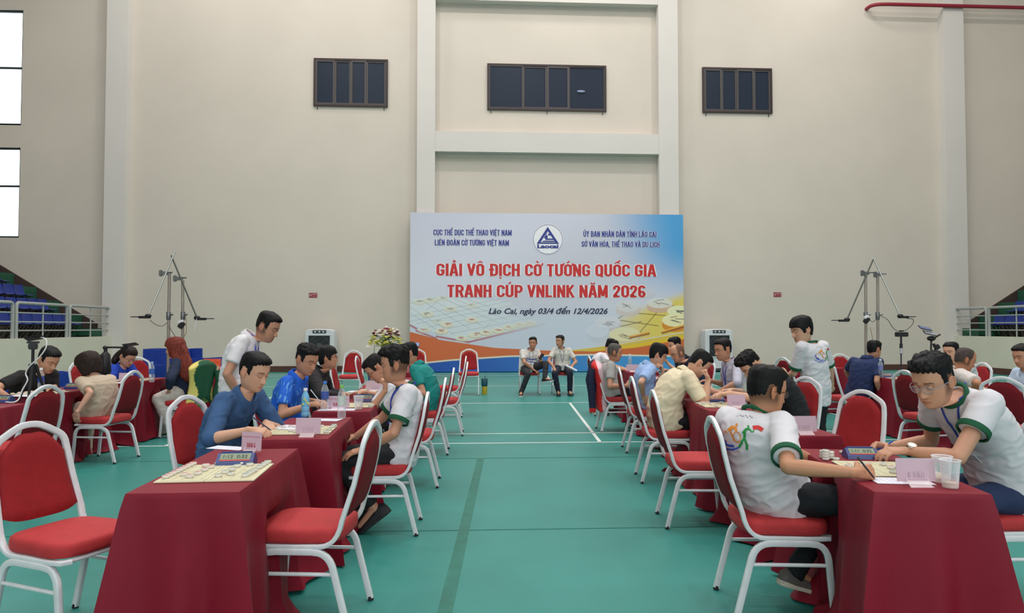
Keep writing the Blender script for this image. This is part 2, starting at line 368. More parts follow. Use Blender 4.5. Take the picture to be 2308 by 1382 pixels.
darkwin('window_3', 7.64, 10.02, 8.62, 10.15, (0, .26, .49, .75, 1), 'dark four-pane window high on the right of the end wall')
m_wf = mat('black_window_bar', (40, 44, 48), .5); m_wg = glass('clear_window_glass', (200, 225, 235), .12)
for nm, z0, z1, zs, lb in (('window_4', 7.86, 11.58, (7.9, 9.72), 'bright tall window at the upper left edge'), ('window_5', 4.27, 7.15, (5.92,), 'bright window above the left tribune')):
    mb = MB(); yy = WY + .1
    for z in (z0 + .03, z1 - .03, *zs): bar(mb, wl, wr, z - .03, z + .03, yy, .06)
    for x in (wl + .03, wr - .03, (wl + wr) / 2): bar(mb, x - .03, x + .03, z0, z1, yy, .06)
    o = struct(nm, mb, m_wf, label=lb)
    MB().box(((wl + wr) / 2, yy + .02, (z0 + z1) / 2), (wr - wl, .01, z1 - z0)).build('pane', m_wg, o, 0)
# ---- tribunes
m_tier = mat('tribune_concrete', (112, 108, 98), .85, vary=.12, vscale=2); m_grn = mat('green_step_paint', (30, 84, 62), .7, vary=.1, vscale=3)
m_str = mat('dark_brown_stringer', (66, 50, 46), .7); m_seat = mat('blue_seat_plastic', (38, 56, 132), .4, spec=.4)
m_dk = mat('black_seat_bracket', (26, 28, 28), .5); m_rail = mat('grey_rail_paint', (158, 162, 160), .45)
ORD = ['first', 'second', 'third', 'fourth', 'fifth', 'sixth', 'seventh', 'eighth', 'ninth', 'tenth', 'eleventh', 'twelfth', 'thirteenth', 'fourteenth', 'fifteenth']
def tribune(side, xw, name):
    s = -1 if side == 'left' else 1
    struct('wall_low_' + side, MB().box((xw + s * .15, 4.05, .575), (.3, 38.3, 1.15)), m_low, label='low cream wall along the %s tribune' % side)
    struct('baseboard_' + side, MB().box((xw - s * .015, 4.05, .095), (.03, 38.2, .19)), m_base, label='brown skirting along the low %s wall' % side)
    t = MB(); x0 = xw + s * .3
    for k in range(11):
        xa = x0 + s * .05 + s * .7 * k if k else x0; xb = x0 + s * .05 + s * .7 * (k + 1); z = 1.12 + .43 * k
        t.box(((xa + xb) / 2, 10.6, z / 2), (abs(xb - xa), 23.0, z), 0)
        # green steps of the gangway next to the end wall
        t.box(((xa + xb) / 2, 22.62, z / 2 + .03), (abs(xb - xa), 1.0, z + .06), 1)
        t.box(((xa + xb) / 2 - s * .18, 22.62, z / 2 + .14), (abs(xb - xa) * .5, 1.0, z + .28), 1)
    tr = struct('floor_tribune_' + side, t, [m_tier, m_grn], label='stepped %s tribune with green gangway steps' % side)
    xe = xw + s * .6; n = V((0, 0, 0)); q = []
    for yy in (WY - .06, WY): q += [(xe, yy, 1.55), (xe + s * 7, yy, 1.55 + 7 * .616), (xe + s * 7, yy, .9 + 7 * .5), (xe, yy, .9)]
    MB().add(q, [(0, 1, 2, 3), (7, 6, 5, 4), (0, 4, 5, 1), (1, 5, 6, 2), (2, 6, 7, 3), (3, 7, 4, 0)]).build('stringer', m_str, tr, 0)
    # railing sections
    ends = ((20.75, 22.95), (18.4, 20.6), (16.05, 18.25), (13.7, 15.9)) if side == 'left' else ((21.5, 23.0), (19.15, 21.38), (16.8, 19.0))
    for i, (ya, yb) in enumerate(ends):
        r = thing('railing', 'grey tube railing section %s on the low %s wall' % (('next to the pillar', 'second from the pillar', 'third from the pillar', 'fourth from the pillar')[i], side), 'railing', (xw + s * .12, (ya + yb) / 2, 1.15), 0, 'grey railings on the tribune walls')
        h = (yb - ya) / 2; R = .07; pts = [(0, -h, 0), (0, -h, .9 - R), (0, -h + R * .3, .9 - R * .3), (0, -h + R, .9), (0, h - R, .9), (0, h - R * .3, .9 - R * .3), (0, h, .9 - R), (0, h, 0)]
        MB().tube(pts, .042, 10, hint=V((1, 0, 0))).build('top_rail', m_rail, r)
        for z in (.2, .42, .65): MB().tube([(0, -h, z), (0, h, z)], .018, 8, hint=V((1, 0, 0))).build('bar', m_rail, r)
        MB().tube([(0, 0, 0), (0, 0, .88)], .02, 8, hint=V((1, 0, 0))).build('upright', m_rail, r)
    # seats
    base = None
    rows = 6 if side == 'left' else 4; ys = np.arange(21.85, 15.0, -.48) if side == 'left' else np.arange(21.85, 18.8, -.48)
    for k in range(rows):
        for j, y in enumerate(ys):
            if side == 'left' and y < 18.8 - .4 * k: continue
            pos = (x0 + s * (.36 + .7 * k), y, 1.12 + .43 * k); lab = 'blue plastic seat, %s row up, %s from the gangway, %s tribune' % (ORD[k], ORD[j], side)
            if base is None:
                base = thing('stadium_seat', lab, 'seat', pos, 0 if s < 0 else math.pi, 'blue %s tribune seats' % side)
                b = MB(); prof = []   # bucket back, open to +x
                for sg in (-1, 1):
                    pass
                rr = []
                for (z, wd, x) in ((.40, .21, .16), (.41, .228, .02), (.42, .225, -.12), (.48, .23, -.16), (.58, .225, -.18), (.70, .20, -.20), (.72, .15, -.205)):
                    rr.append([(x - .0 + .03 * abs(u) ** 3, u * wd, z + .02 * abs(u) ** 3) for u in np.linspace(-1, 1, 7)] + [(x - .03, u * wd, z - .02) for u in np.linspace(1, -1, 7)])
                b.rings(rr); b.build('seat_shell', m_seat, base)
                MB().tube([(-.1, 0, 0), (-.02, 0, .2), (.08, 0, .38)], .025, 6).box((-.05, 0, .36), (.3, .34, .03)).build('bracket', m_dk, base)
                MB().tube([(.08, .16, .36), (-.18, .16, .02)], .016, 6).tube([(.08, -.16, .36), (-.18, -.16, .02)], .016, 6).build('strut', m_dk, base)
            else:
                c = copy_tree(base); c.location = pos; c['label'] = lab
tribune('left', -11.3, 'l'); tribune('right', 16.0, 'r')
# ---- fire pipe
pr = .06; zz = 12.28
pp = [(13.35, WY - .002, zz), (13.35, WY - .12, zz), (13.37, WY - .24, zz), (13.45, WY - .33, zz), (13.6, WY - .38, zz), (13.9, WY - .4, zz), (23.6, WY - .4, zz)]
tag(MB().tube(pp, pr, 12).build('fire_pipe', mat('red_pipe_paint', (142, 38, 52), .45)), 'dark red fire pipe running along the top right of the wall', 'pipe')
# ---- fire signs
def sign(x, z, lab):
    o = tag(MB().box((0, 0, 0), (.26, .01, .15)).build('fire_sign', mat('sign_red', (140, 28, 42), .5), None, 0, (x, WY - .006, z)), lab, 'sign', 'fire signs')
    g = MB(); g.tube([(-.08 + .035 * math.cos(a), -.007, .0 + .035 * math.sin(a)) for a in np.linspace(0, 2 * math.pi, 17)[:-1]], .006, 5, closed=True)
    g.box((-.08, -.007, 0), (.07, .004, .008)); g.build('ban_symbol', mat('sign_white', (225, 190, 195), .6), o, 0); g = MB()
    block_text(g, 'CẤM LỬA', lambda u, v: V((.045 + u, -.007, .015 + v)), .14, .035); add_text(g, 'NO FIRE', lambda u, v: V((.045 + u, -.007, -.045 + v)), .13, .025)
    g.build('lettering', mat('sign_white', (225, 190, 195), .6), o, 0)
sign(-5.17, 2.47, 'small red no fire sign on the wall left of the banner'); sign(10.14, 2.53, 'small red no fire sign on the wall right of the banner')
# ================================================================== BANNER
BY = 22.7
bTL = Y(925, 479, BY); bTR = Y(1539, 484, BY); bx0, bx1 = bTL.x, bTR.x; bz1 = bTL.z; bz0 = .02
BW = bx1 - bx0; BH = bz1 - bz0
UX = lambda u: (u - 15) / 1928 * BW; VZ = lambda v: bz1 - (v - 32) / 1121 * BH
bn = thing('banner', 'large printed tournament banner with red title standing against the end wall', 'banner', (bx0, BY, 0))
nu, nv = 820, 470
uu, vv = np.meshgrid(np.linspace(15, 1943, nu), np.linspace(32, 1153, nv))
sm = lambda a, b, x: np.clip((x - a) / (b - a), 0, 1) ** 2 * (3 - 2 * np.clip((x - a) / (b - a), 0, 1))
C = lambda *c: np.array(lin(c))
img = C(205, 206, 220)[None, None] * np.ones((nv, nu, 1)); img = img * (1 - .06 * np.cos(uu / 300 + vv / 200))[..., None]
def blend(a, c):
    global img
    a = np.clip(a, 0, 1)[..., None]; img = img * (1 - a) + c * a
ip = lambda xs, ys, x=uu: np.interp(x, xs, ys)
blend(sm(700, 0, vv) * .25, C(190, 195, 215)); blend(sm(1350, 1943, uu + .25 * (300 - vv)) * sm(760, 250, vv), C(80, 158, 214))
blend(sm(600, 820, vv) * sm(1900, 1300, uu) * .5, C(190, 205, 222))
# printed board on the left, fading to the right
bl = ip([15, 400, 960], [820, 945, 820]); bt = ip([15, 230, 700, 960], [640, 625, 660, 800])
ins = (vv < bl) & (vv > bt) & (uu < 960); fade = sm(1000, 450, uu) * .9 + .1
blend(ins * .55 * fade, C(214, 226, 224))
def seg(x0, y0, x1, y1, c, wd=2.2, al=.6):
    dx, dy = x1 - x0, y1 - y0; L2 = dx * dx + dy * dy; t = np.clip(((uu - x0) * dx + (vv - y0) * dy) / L2, 0, 1)
    d = np.hypot(uu - x0 - t * dx, vv - y0 - t * dy); blend(sm(wd * 1.6, wd * .4, d) * al * (fade if x0 < 1000 and x1 < 1100 else 1), c)
g1 = C(110, 122, 140)
for a, b in (((15, 675), (200, 630)), ((15, 765), (640, 640)), ((15, 800), (700, 655)), ((60, 815), (760, 680)), ((140, 840), (800, 705)), ((215, 862), (860, 735)), ((300, 885), (900, 765)), ((370, 915), (940, 795)), ((15, 700), (320, 890)), ((15, 650), (60, 680)), ((90, 650), (430, 850)), ((150, 640), (520, 830)), ((230, 632), (620, 805)), ((320, 640), (700, 790)), ((400, 640), (780, 770)), ((130, 720), (230, 640)), ((520, 860), (575, 805)), ((15, 740), (250, 890))): seg(*a, *b, g1, 1.6, .5)
red = C(170, 60, 62)
for a, b in (((15, 825), (60, 850)), ((60, 865), (200, 920)), ((200, 905), (420, 945)), ((420, 945), (960, 815))): seg(*a, *b, red, 6, .8)
def disc(x, y, rx, ry, top, side, h, al=1, mark=None, mk=C(160, 40, 40)):
    f = 1
    d2 = ((uu - x) / rx) ** 2 + ((vv - y - h) / ry) ** 2; mid = (np.abs(uu - x) < rx) & (vv > y) & (vv < y + h)
    blend(np.maximum(sm(1.08, .95, d2), mid * 1.0) * al, side); d1 = ((uu - x) / rx) ** 2 + ((vv - y) / ry) ** 2; blend(sm(1.08, .94, d1) * al, top)
    if mark is not None:
        random.seed(mark)
        for _ in range(4):
            a, b = random.uniform(-.5, .1) * rx, random.uniform(-.5, .3) * ry; seg(x + a, y + b, x + a + random.uniform(.2, .7) * rx, y + b + random.uniform(-.3, .5) * ry, mk, 3, .75 * al)
cr, cs = C(226, 224, 206), C(196, 190, 160); dk = C(60, 60, 66)
for i, (x, y, al, k) in enumerate(((80, 660, .5, 1), (155, 648, .5, 1), (235, 632, .35, 1), (295, 708, .6, 1), (445, 685, .4, 1), (135, 745, .8, 1), (210, 795, .3, 1), (270, 818, .9, 0), (445, 785, .8, 0), (115, 855, .6, 0), (235, 865, 1, 0), (375, 915, .8, 0), (465, 892, 1, 0), (545, 875, .95, 0), (628, 860, .9, 0), (702, 838, .75, 0), (780, 822, .6, 0), (850, 810, .45, 0))):
    disc(x, y, 46, 19, cr, cs, 9, al * .8, i + 3, dk if k else red)
# golden board on the right
gt = ip([1250, 1500, 1943], [960, 720, 560]); blend(sm(1250, 1750, uu) * sm(0, 90, vv - gt) * sm(0, -20, vv - ip([1250, 1943], [1000, 890])), C(222, 200, 100))
for a, b in (((1750, 735), (1625, 880)), ((1510, 755), (1470, 780)), ((1600, 740), (1850, 760)), ((1480, 790), (1760, 830)), ((1490, 835), (1640, 800)), ((1860, 685), (1943, 700))): seg(*a, *b, C(110, 95, 50), 3, .8)
disc(1650, 590, 90, 30, C(205, 205, 215), C(200, 190, 200), 20, .5)
disc(1545, 690, 85, 40, C(214, 214, 216), C(206, 192, 188), 34, .8, 31, C(110, 110, 110)); disc(1772, 668, 92, 36, C(220, 220, 212), C(206, 170, 156), 34, .85, 32, C(100, 90, 90))
disc(1905, 725, 80, 40, C(232, 230, 190), C(220, 200, 100), 30, 1, 33, dk); disc(1880, 790, 92, 46, C(236, 228, 180), C(214, 140, 50), 38, 1, 34, dk)
disc(1400, 805, 92, 44, C(214, 214, 222), C(190, 186, 200), 36, .85, 35, C(120, 110, 120)); disc(1330, 865, 80, 48, C(208, 214, 226), C(196, 200, 214), 36, .8)
disc(1520, 890, 110, 50, C(228, 220, 180), C(206, 190, 150), 30, .9, 36, C(130, 100, 70))
for a, b in (((1560, 915), (1690, 885)), ((1790, 880), (1943, 835))): seg(*a, *b, C(150, 85, 40), 9, .9); seg(a[0], a[1] - 10, b[0], b[1] - 10, C(240, 180, 80), 5, .9)
# swooshes
lo = ip([15, 230, 600, 900, 1150, 1943], [872, 930, 985, 1002, 1012, 1020])
yt = ip([1050, 1300, 1500, 1700, 1943], [1010, 985, 950, 915, 866]); blend((sm(-2, 2, vv - yt)) * (uu > 1050), C(226, 188, 52))
for off, c in ((0, C(206, 214, 222)), (16, C(190, 180, 120))):
    w1 = ip([900, 1150, 1500, 1943], [1000, 1000, 985 - 30, 905 - 30]); blend(sm(5, 2, np.abs(vv - w1 - off)) * (uu > 950) * .8, c)
ot = np.where(uu < 1000, lo, ip([1000, 1300, 1600, 1943], [1006, 1012, 985, 925])); blend(sm(-2, 2, vv - ot), C(204, 104, 58))
ob = ip([15, 300, 700, 1300, 1943], [1105, 1076, 1050, 1040, 1052])
blend(sm(-12, -9, vv - ob), C(222, 214, 190)); bc = sm(200, 1900, uu)[..., None]; b_ = C(30, 84, 172) * (1 - bc) + C(72, 152, 214) * bc
a_ = sm(-1, 2, vv - ob)[..., None]; img = img * (1 - a_) + b_ * a_
vs = np.stack([(uu - 15) / 1928 * BW, np.full_like(uu, -.02), bz1 - (vv - 32) / 1121 * BH], -1).reshape(-1, 3)
idx = np.arange(nu * nv).reshape(nv, nu); fs = np.stack([idx[:-1, :-1], idx[1:, :-1], idx[1:, 1:], idx[:-1, 1:]], -1).reshape(-1, 4)
me = bpy.data.meshes.new('printed_face'); me.from_pydata(vs.tolist(), [], fs.tolist())
a = me.color_attributes.new('print', 'FLOAT_COLOR', 'POINT'); a.data.foreach_set('color', np.concatenate([img.reshape(-1, 3), np.ones((nu * nv, 1))], 1).astype(np.float32).ravel())
me.materials.append(mat('banner_print', (255, 255, 255), .35, attr='print', spec=.4)); mkobj('printed_face', me, bn)
MB().box((BW / 2, .03, (bz0 + bz1) / 2), (BW, .09, BH)).build('frame', mat('banner_frame', (200, 200, 205), .5), bn, 0)
def btext(body, u0, u1, vtop, vbot, rgb):
    cap = (vbot - vtop) / 1121 * BH; wd = (u1 - u0) / 1928 * BW; xc = UX((u0 + u1) / 2); zb = VZ(vbot)
    g = MB(); block_text(g, body, lambda x, y: V((xc + x, -.023, zb + y)), wd, cap, .30); o = g.build('lettering_outline', mat('banner_white', (236, 234, 240), .45), bn, 0)
    g = MB(); block_text(g, body, lambda x, y: V((xc + x, -.030, zb + y)), wd, cap, .175); g.build('lettering', mat('ink_%d_%d' % (rgb[0], rgb[2]), rgb, .45), bn, 0)
RED = (200, 36, 40); NAV = (42, 56, 140)
btext('GIẢI VÔ ĐỊCH CỜ TƯỚNG QUỐC GIA', 197, 1745, 392, 478, RED)
btext('TRANH CÚP VNLINK NĂM 2026', 273, 1670, 541, 628, RED)
btext('CỤC THỂ DỤC THỂ THAO VIỆT NAM', 175, 722, 151, 191, NAV)
btext('LIÊN ĐOÀN CỜ TƯỚNG VIỆT NAM', 185, 703, 223, 263, NAV)
btext('ỦY BAN NHÂN DÂN TỈNH LÀO CAI', 1228, 1750, 155, 195, NAV)
btext('SỞ VĂN HÓA, THỂ THAO VÀ DU LỊCH', 1215, 1772, 228, 267, NAV)
g = MB(); bold_text(g, 'Lào Cai, ngày 03/4 đến 12/4/2026', lambda x, y: V((UX(980) + x, -.026, VZ(745) + y)), 840 / 1928 * BW, 41 / 1121 * BH, .035, 0, .3, 2); g.build('lettering', mat('ink_date', (48, 52, 84), .45), bn, 0)
# emblem
em = MB(); EX, EZ = UX(977), VZ(216); k = BW / 1928
em.lathe([(108 * k, 0), (108 * k, .001)], 48, (EX, -.024, EZ), 0, Matrix.Rotation(math.radians(90), 3, 'X'))
em.tube([(EX + 103 * k * math.cos(t), -.028, EZ + 103 * k * math.sin(t)) for t in np.linspace(0, 2 * math.pi, 61)[:-1]], .006, 4, 1, closed=True)
def poly(pts, mi, y=-.03): em.add([(UX(p[0]), y, VZ(p[1])) for p in pts], [tuple(range(len(pts)))], mi)
poly([(976, 127), (898, 248), (1056, 248)], 1, -.029); poly([(976, 158), (925, 238), (1030, 238)], 0, -.032)
for i_, pts in enumerate(([(976, 160), (966, 176), (948, 206), (958, 210)], [(978, 176), (996, 176), (1004, 190), (978, 188)], [(960, 192), (976, 186), (974, 212), (958, 214)], [(960, 210), (1018, 210), (1024, 220), (958, 220)], [(948, 226), (1034, 226), (1040, 234), (930, 234)])): poly(pts, 1, -.034 - .002 * i_)
add_text(em, 'Laocai', lambda x, y: V((EX + x, -.032, VZ(278) + y)), 150 * k, 26 * k, .05, 0, 1)
em.build('emblem', [mat('banner_white', (236, 234, 240), .45), mat('emblem_blue', (44, 60, 140), .5)], bn, 0)
# ================================================================== CHAIRS
m_white = mat('white_enamel_tube', (214, 216, 220), .35, vary=.06, vscale=14, spec=.5)
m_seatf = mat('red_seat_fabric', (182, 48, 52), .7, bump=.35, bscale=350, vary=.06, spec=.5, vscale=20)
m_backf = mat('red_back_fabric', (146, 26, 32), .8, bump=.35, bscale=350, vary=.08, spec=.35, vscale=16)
m_rear = mat('shaded_rear_fabric', (116, 20, 30), .85, bump=.3, bscale=350, vary=.08, vscale=16, spec=.3)  # rear of the back cushion, its shading put into a darker red
m_foot = mat('black_rubber_foot', (28, 28, 30), .7)
def rprof(a, b, n=3, r=.35):
    """rounded rectangle profile: a = size across path plane, b = size sideways (relative to radius 1)"""
    P = []
    for sx, sy, a0 in ((1, 1, 0), (-1, 1, 90), (-1, -1, 180), (1, -1, 270)):
        for k in range(n):
            t = math.radians(a0 + 90 * k / (n - 1)); P.append((sx * (a - r) + r * math.cos(t), sy * (b - r) + r * math.sin(t)))
    return P
PR = rprof(.9, 1.15)
def bez(p0, p1, p2, n=6): return [V(p0) * (1 - t) ** 2 + V(p1) * 2 * t * (1 - t) + V(p2) * t * t for t in np.linspace(0, 1, n)]
def make_chair():
    c = thing('banquet_chair', '-', 'chair')
    W = .2
    # seat cushion
    N = 40; rs = []
    for (sc, z) in ((.90, .408), (.985, .415), (1.0, .432), (1.0, .452), (.985, .468), (.93, .478), (.7, .484), (.3, .486)):
        r = []
        for k in range(N):
            t = 2 * math.pi * k / N; cx, sx = math.cos(t), math.sin(t); p = 2 / 4.5
            x = abs(cx) ** p * math.copysign(1, cx) * .215; y = abs(sx) ** p * math.copysign(1, sx) * (.215 if cx > 0 else .205)
            r.append((x * sc + .01, y * sc, z))
        rs.append(r)
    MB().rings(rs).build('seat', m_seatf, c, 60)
    # back cushion, seen from the front: shouldered top with a dip at the hand hole
    nu_, nv_ = 15, 16; xb = lambda z: -.185 - .125 * (z - .45) / .5 - .02 * math.sin((z - .45) / .5 * math.pi)
    vs = []; fs = []
    for sgn in (1, -1):
        for j in range(nv_):
            for i in range(nu_):
                u = -1 + 2 * i / (nu_ - 1); v = j / (nv_ - 1)
                zt = .925 - .12 * abs(u) ** 2.0 - .018 * math.exp(-(u / .28) ** 2); zb = .525 + .03 * abs(u) ** 4 - .012
                z = zb + (zt - zb) * v; y = u * (.182 - .026 * v)
                e = (1 - u ** 6) * (1 - (2 * v - 1) ** 8); vs.append((xb(z) + sgn * (.004 + .020 * e ** .6) + .004, y, z))
    o = nu_ * nv_
    for j in range(nv_ - 1):
        for i in range(nu_ - 1):
            a = j * nu_ + i; fs.append((a, a + 1, a + nu_ + 1, a + nu_)); fs.append((o + a, o + a + nu_, o + a + nu_ + 1, o + a + 1))
    bd = [i for i in range(nu_)] + [j * nu_ + nu_ - 1 for j in range(1, nv_)] + [(nv_ - 1) * nu_ + i for i in range(nu_ - 2, -1, -1)] + [j * nu_ for j in range(nv_ - 2, 0, -1)]
    for i in range(len(bd)):
        a, b = bd[i], bd[(i + 1) % len(bd)]; fs.append((a, o + a, o + b, b))
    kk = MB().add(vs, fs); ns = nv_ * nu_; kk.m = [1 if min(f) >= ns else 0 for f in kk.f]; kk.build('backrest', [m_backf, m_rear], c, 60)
    # hoop: seat rail, bend, upright, crown
    hp = lambda s: [V((.215, s * .16, .398)), V((.20, s * .195, .398)), V((.16, s * W, .398))] + bez((-.10, s * W, .398), (-.19, s * W, .398), (xb(.52), s * W, .52), 7) + [V((xb(.68), s * (W - .012), .68)), V((xb(.8), s * (W - .022), .80))]
    R = hp(1); Lf = hp(-1)
    crown = bez((xb(.83), .175, .83), (xb(.875), .172, .872), (xb(.895), .140, .893), 5)[1:] + [V((xb(.92), .088, .924))] + bez((xb(.928), .07, .934), (xb(.95), .045, .948), (xb(.95), 0, .949), 4)[1:]
    cr2 = [V((p.x, -p.y, p.z)) for p in crown[:-1]][::-1]
    MB().tube(R + crown + cr2 + Lf[::-1], .0125, prof=rprof(1.25, .85), hint=V((0, 1, 0))).build('back_frame', m_white, c, 50)
    MB().tube([(.205, -.17, .398), (.205, .17, .398)], .011, 8).build('crossbar', m_white, c); MB().tube([(-.13, -.19, .398), (-.13, .19, .398)], .011, 8).build('crossbar', m_white, c)
    yl = .207
    for s in (1, -1):
        fr = [V((.0, s * yl, .376)), V((.10, s * yl, .376))] + bez((.12, s * yl, .376), (.185, s * yl, .372), (.196, s * yl, .30), 6)[1:] + [V((.222, s * yl, .012))]
        re = [V((.0, s * yl, .376)), V((-.07, s * yl, .376))] + bez((-.08, s * yl, .376), (-.145, s * yl, .372), (-.168, s * yl, .31), 6)[1:] + [V((-.245, s * yl, .012))]
        for L_ in (fr, re):
            b = MB().tube(L_, .0135, prof=PR, hint=V((0, 1, 0))); d = (L_[-1] - L_[-2]).normalized()
            b.tube([L_[-1] - d * .01, L_[-1] + V((d.x, d.y, 0)) * .01 + V((0, 0, -.0115))], .0155, 8, 1); b.build('leg', [m_white, m_foot], c, 50)
        MB().tube([(-.18, s * yl, .272), (.198, s * yl, .272)], .0095, 8, hint=V((0, 1, 0))).build('stretcher', m_white, c)
    return c
chair0 = make_chair(); used = [0]; CLOTHS = []; LEGS = []
def chair(x, y, deg, label, group='red banquet chairs along the playing tables'):
    c = chair0 if not used[0] else copy_tree(chair0); used[0] += 1
    Rc = Matrix.Translation((x, y, 0)) @ Matrix.Rotation(math.radians(deg), 4, 'Z')
    for s in (-1, 1): LEGS.append((Rc @ V((.222, s * .207, .0)), Rc @ V((.196, s * .207, .32)), .024, .03))
    LEGS.append((Rc @ V((.17, -.19, .43)), Rc @ V((.17, .19, .43)), .065, .065))
    c.location = (x, y, 0); c.rotation_euler = (0, 0, math.radians(deg)); c['label'] = label; c['group'] = group; return c
X_ = lambda px, y: Y(px, 900, y).x
G1, G2, G3, G4 = 'chairs facing left along the aisle', 'chairs at the left side of the left tables', 'chairs facing right along the aisle', 'chairs on the far side of the right tables'
chair(-.80, 3.60, 174, 'empty red banquet chair in front, right of the nearest left table', G1)
chair(-.635, 5.12, 180, 'red banquet chair under the curly-haired man in the white t-shirt', G1)
chair(-.565, 6.57, 180, 'red chair second behind the nearest empty aisle chair on the left', G1)
chair(-.535, 8.2, 180, 'red chair behind the back of the man in the teal polo', G1)
chair(-.39, 9.6, 180, 'empty red chair beyond the teal polo man, nearer of two', G1)
chair(-.43, 11.55, 180, 'empty red chair farthest back along the left side of the aisle', G1)
chair(-.10, 15.2, -90, 'empty red chair facing the camera with a tumbler beside its leg', 'chairs in front of the banner')
chair(X_(1193, 15.32), 15.32, -90, 'red banquet chair under the seated man with crossed leg before the banner', 'chairs in front of the banner')
chair(X_(1268, 15.32), 15.32, -90, 'red banquet chair under the seated man holding rolled paper', 'chairs in front of the banner')
chair(-1.22, 15.2, -90, 'empty red chair in front of the banner edge behind the teal polo man', 'chairs in front of the banner')
chair(-2.45, 14.4, -90, 'empty red chair facing the camera left of the flower arrangement', 'chairs in front of the banner')
chair(-1.88, 3.47, -25, 'empty red banquet chair in the lower left corner', G2)
chair(-1.66, 4.85, -20, 'red banquet chair behind the man in the denim shirt', G2)
chair(-1.57, 6.25, 0, 'red banquet chair behind the man in the bright blue shirt', G2)
chair(-1.5, 7.75, 0, 'red banquet chair under the man in the black hoodie', G2)
chair(-1.52, 9.35, 0, 'empty red chair just right of the man in the black hoodie', G2)
chair(-1.6, 11.75, 0, 'empty red chair seen edge-on in front of the air cooler', G2)
chair(1.54, 3.6, -6, 'red banquet chair under the man in the white t-shirt with a back print', G3)
chair(1.63, 5.17, -5, 'empty red chair between the cream polo man and the nearest white t-shirt man', G3)
chair(1.8, 6.63, -5, 'red banquet chair under the man in the cream polo shirt', G3)
chair(2.0, 8.2, -5, 'red banquet chair behind the boyish man in the light blue shirt', G3)
chair(1.98, 9.8, 0, 'red banquet chair with a red and navy jacket hung on its back', G3)
chair(2.2, 11.6, 0, 'farthest red chair along the right side of the aisle, seen edge-on', G3)
chair(2.74, 3.62, 180, 'red banquet chair at the right edge under the man with the wristwatch', G4)
chair(2.6, 4.98, 207, 'empty red chair facing the camera beyond the chess clock on the near right table', G4)
chair(2.84, 6.4, 205, 'red chair between the black t-shirt man and the standing boy', G4)
chair(2.98, 8.2, 180, 'red chair behind the man in the pale lavender shirt', G4)
chair(3.02, 9.8, 180, 'red chair behind the bald man in navy', G4)
chair(3.05, 11.3, 180, 'red chair behind the spiky-haired man in black at the far right table', G4)
chair(5.12, 10.95, 15, 'red chair half hidden behind the left side of the standing boy', 'chairs of the outer right tables')
chair(5.15, 9.62, 12, 'red banquet chair under the man in the navy polo', 'chairs of the outer right tables')
chair(6.45, 9.1, 180, 'red chair under the round-faced man in the white shirt', 'chairs of the outer right tables')
chair(6.5, 12.0, -90, 'red chair with its top showing right of the navy polo man', 'chairs of the outer right tables')
chair(4.98, 7.55, 10, 'red banquet chair under the balding man in the patterned white shirt', 'chairs of the outer right tables')
chair(5.2, 6.62, 38, 'empty red chair seen from behind at the right edge above the wristwatch man', 'chairs of the outer right tables')
chair(-3.72, 5.98, 168, 'empty red chair seen from behind between the corner chair and the beige dress woman', 'chairs of the outer left tables')
chair(-3.95, 7.9, 172, 'red banquet chair under the woman in the beige dress', 'chairs of the outer left tables')
chair(-3.8, 9.6, 180, 'red chair under the red-haired woman with a yellow and green jacket on it', 'chairs of the outer left tables')
chair(-5.02, 9.85, 0, 'red chair mostly hidden behind the woman in the blue blouse', 'chairs of the outer left tables')
chair(-5.2, 11.2, -75, 'empty red chair standing in front of the blue barriers', 'chairs of the outer left tables')
chair(-5.25, 7.95, 0, 'red chair under the man in the black t-shirt at the left', 'chairs of the outer left tables')
chair(-5.25, 6.75, 20, 'red chair cut by the left edge of the picture', 'chairs of the outer left tables')
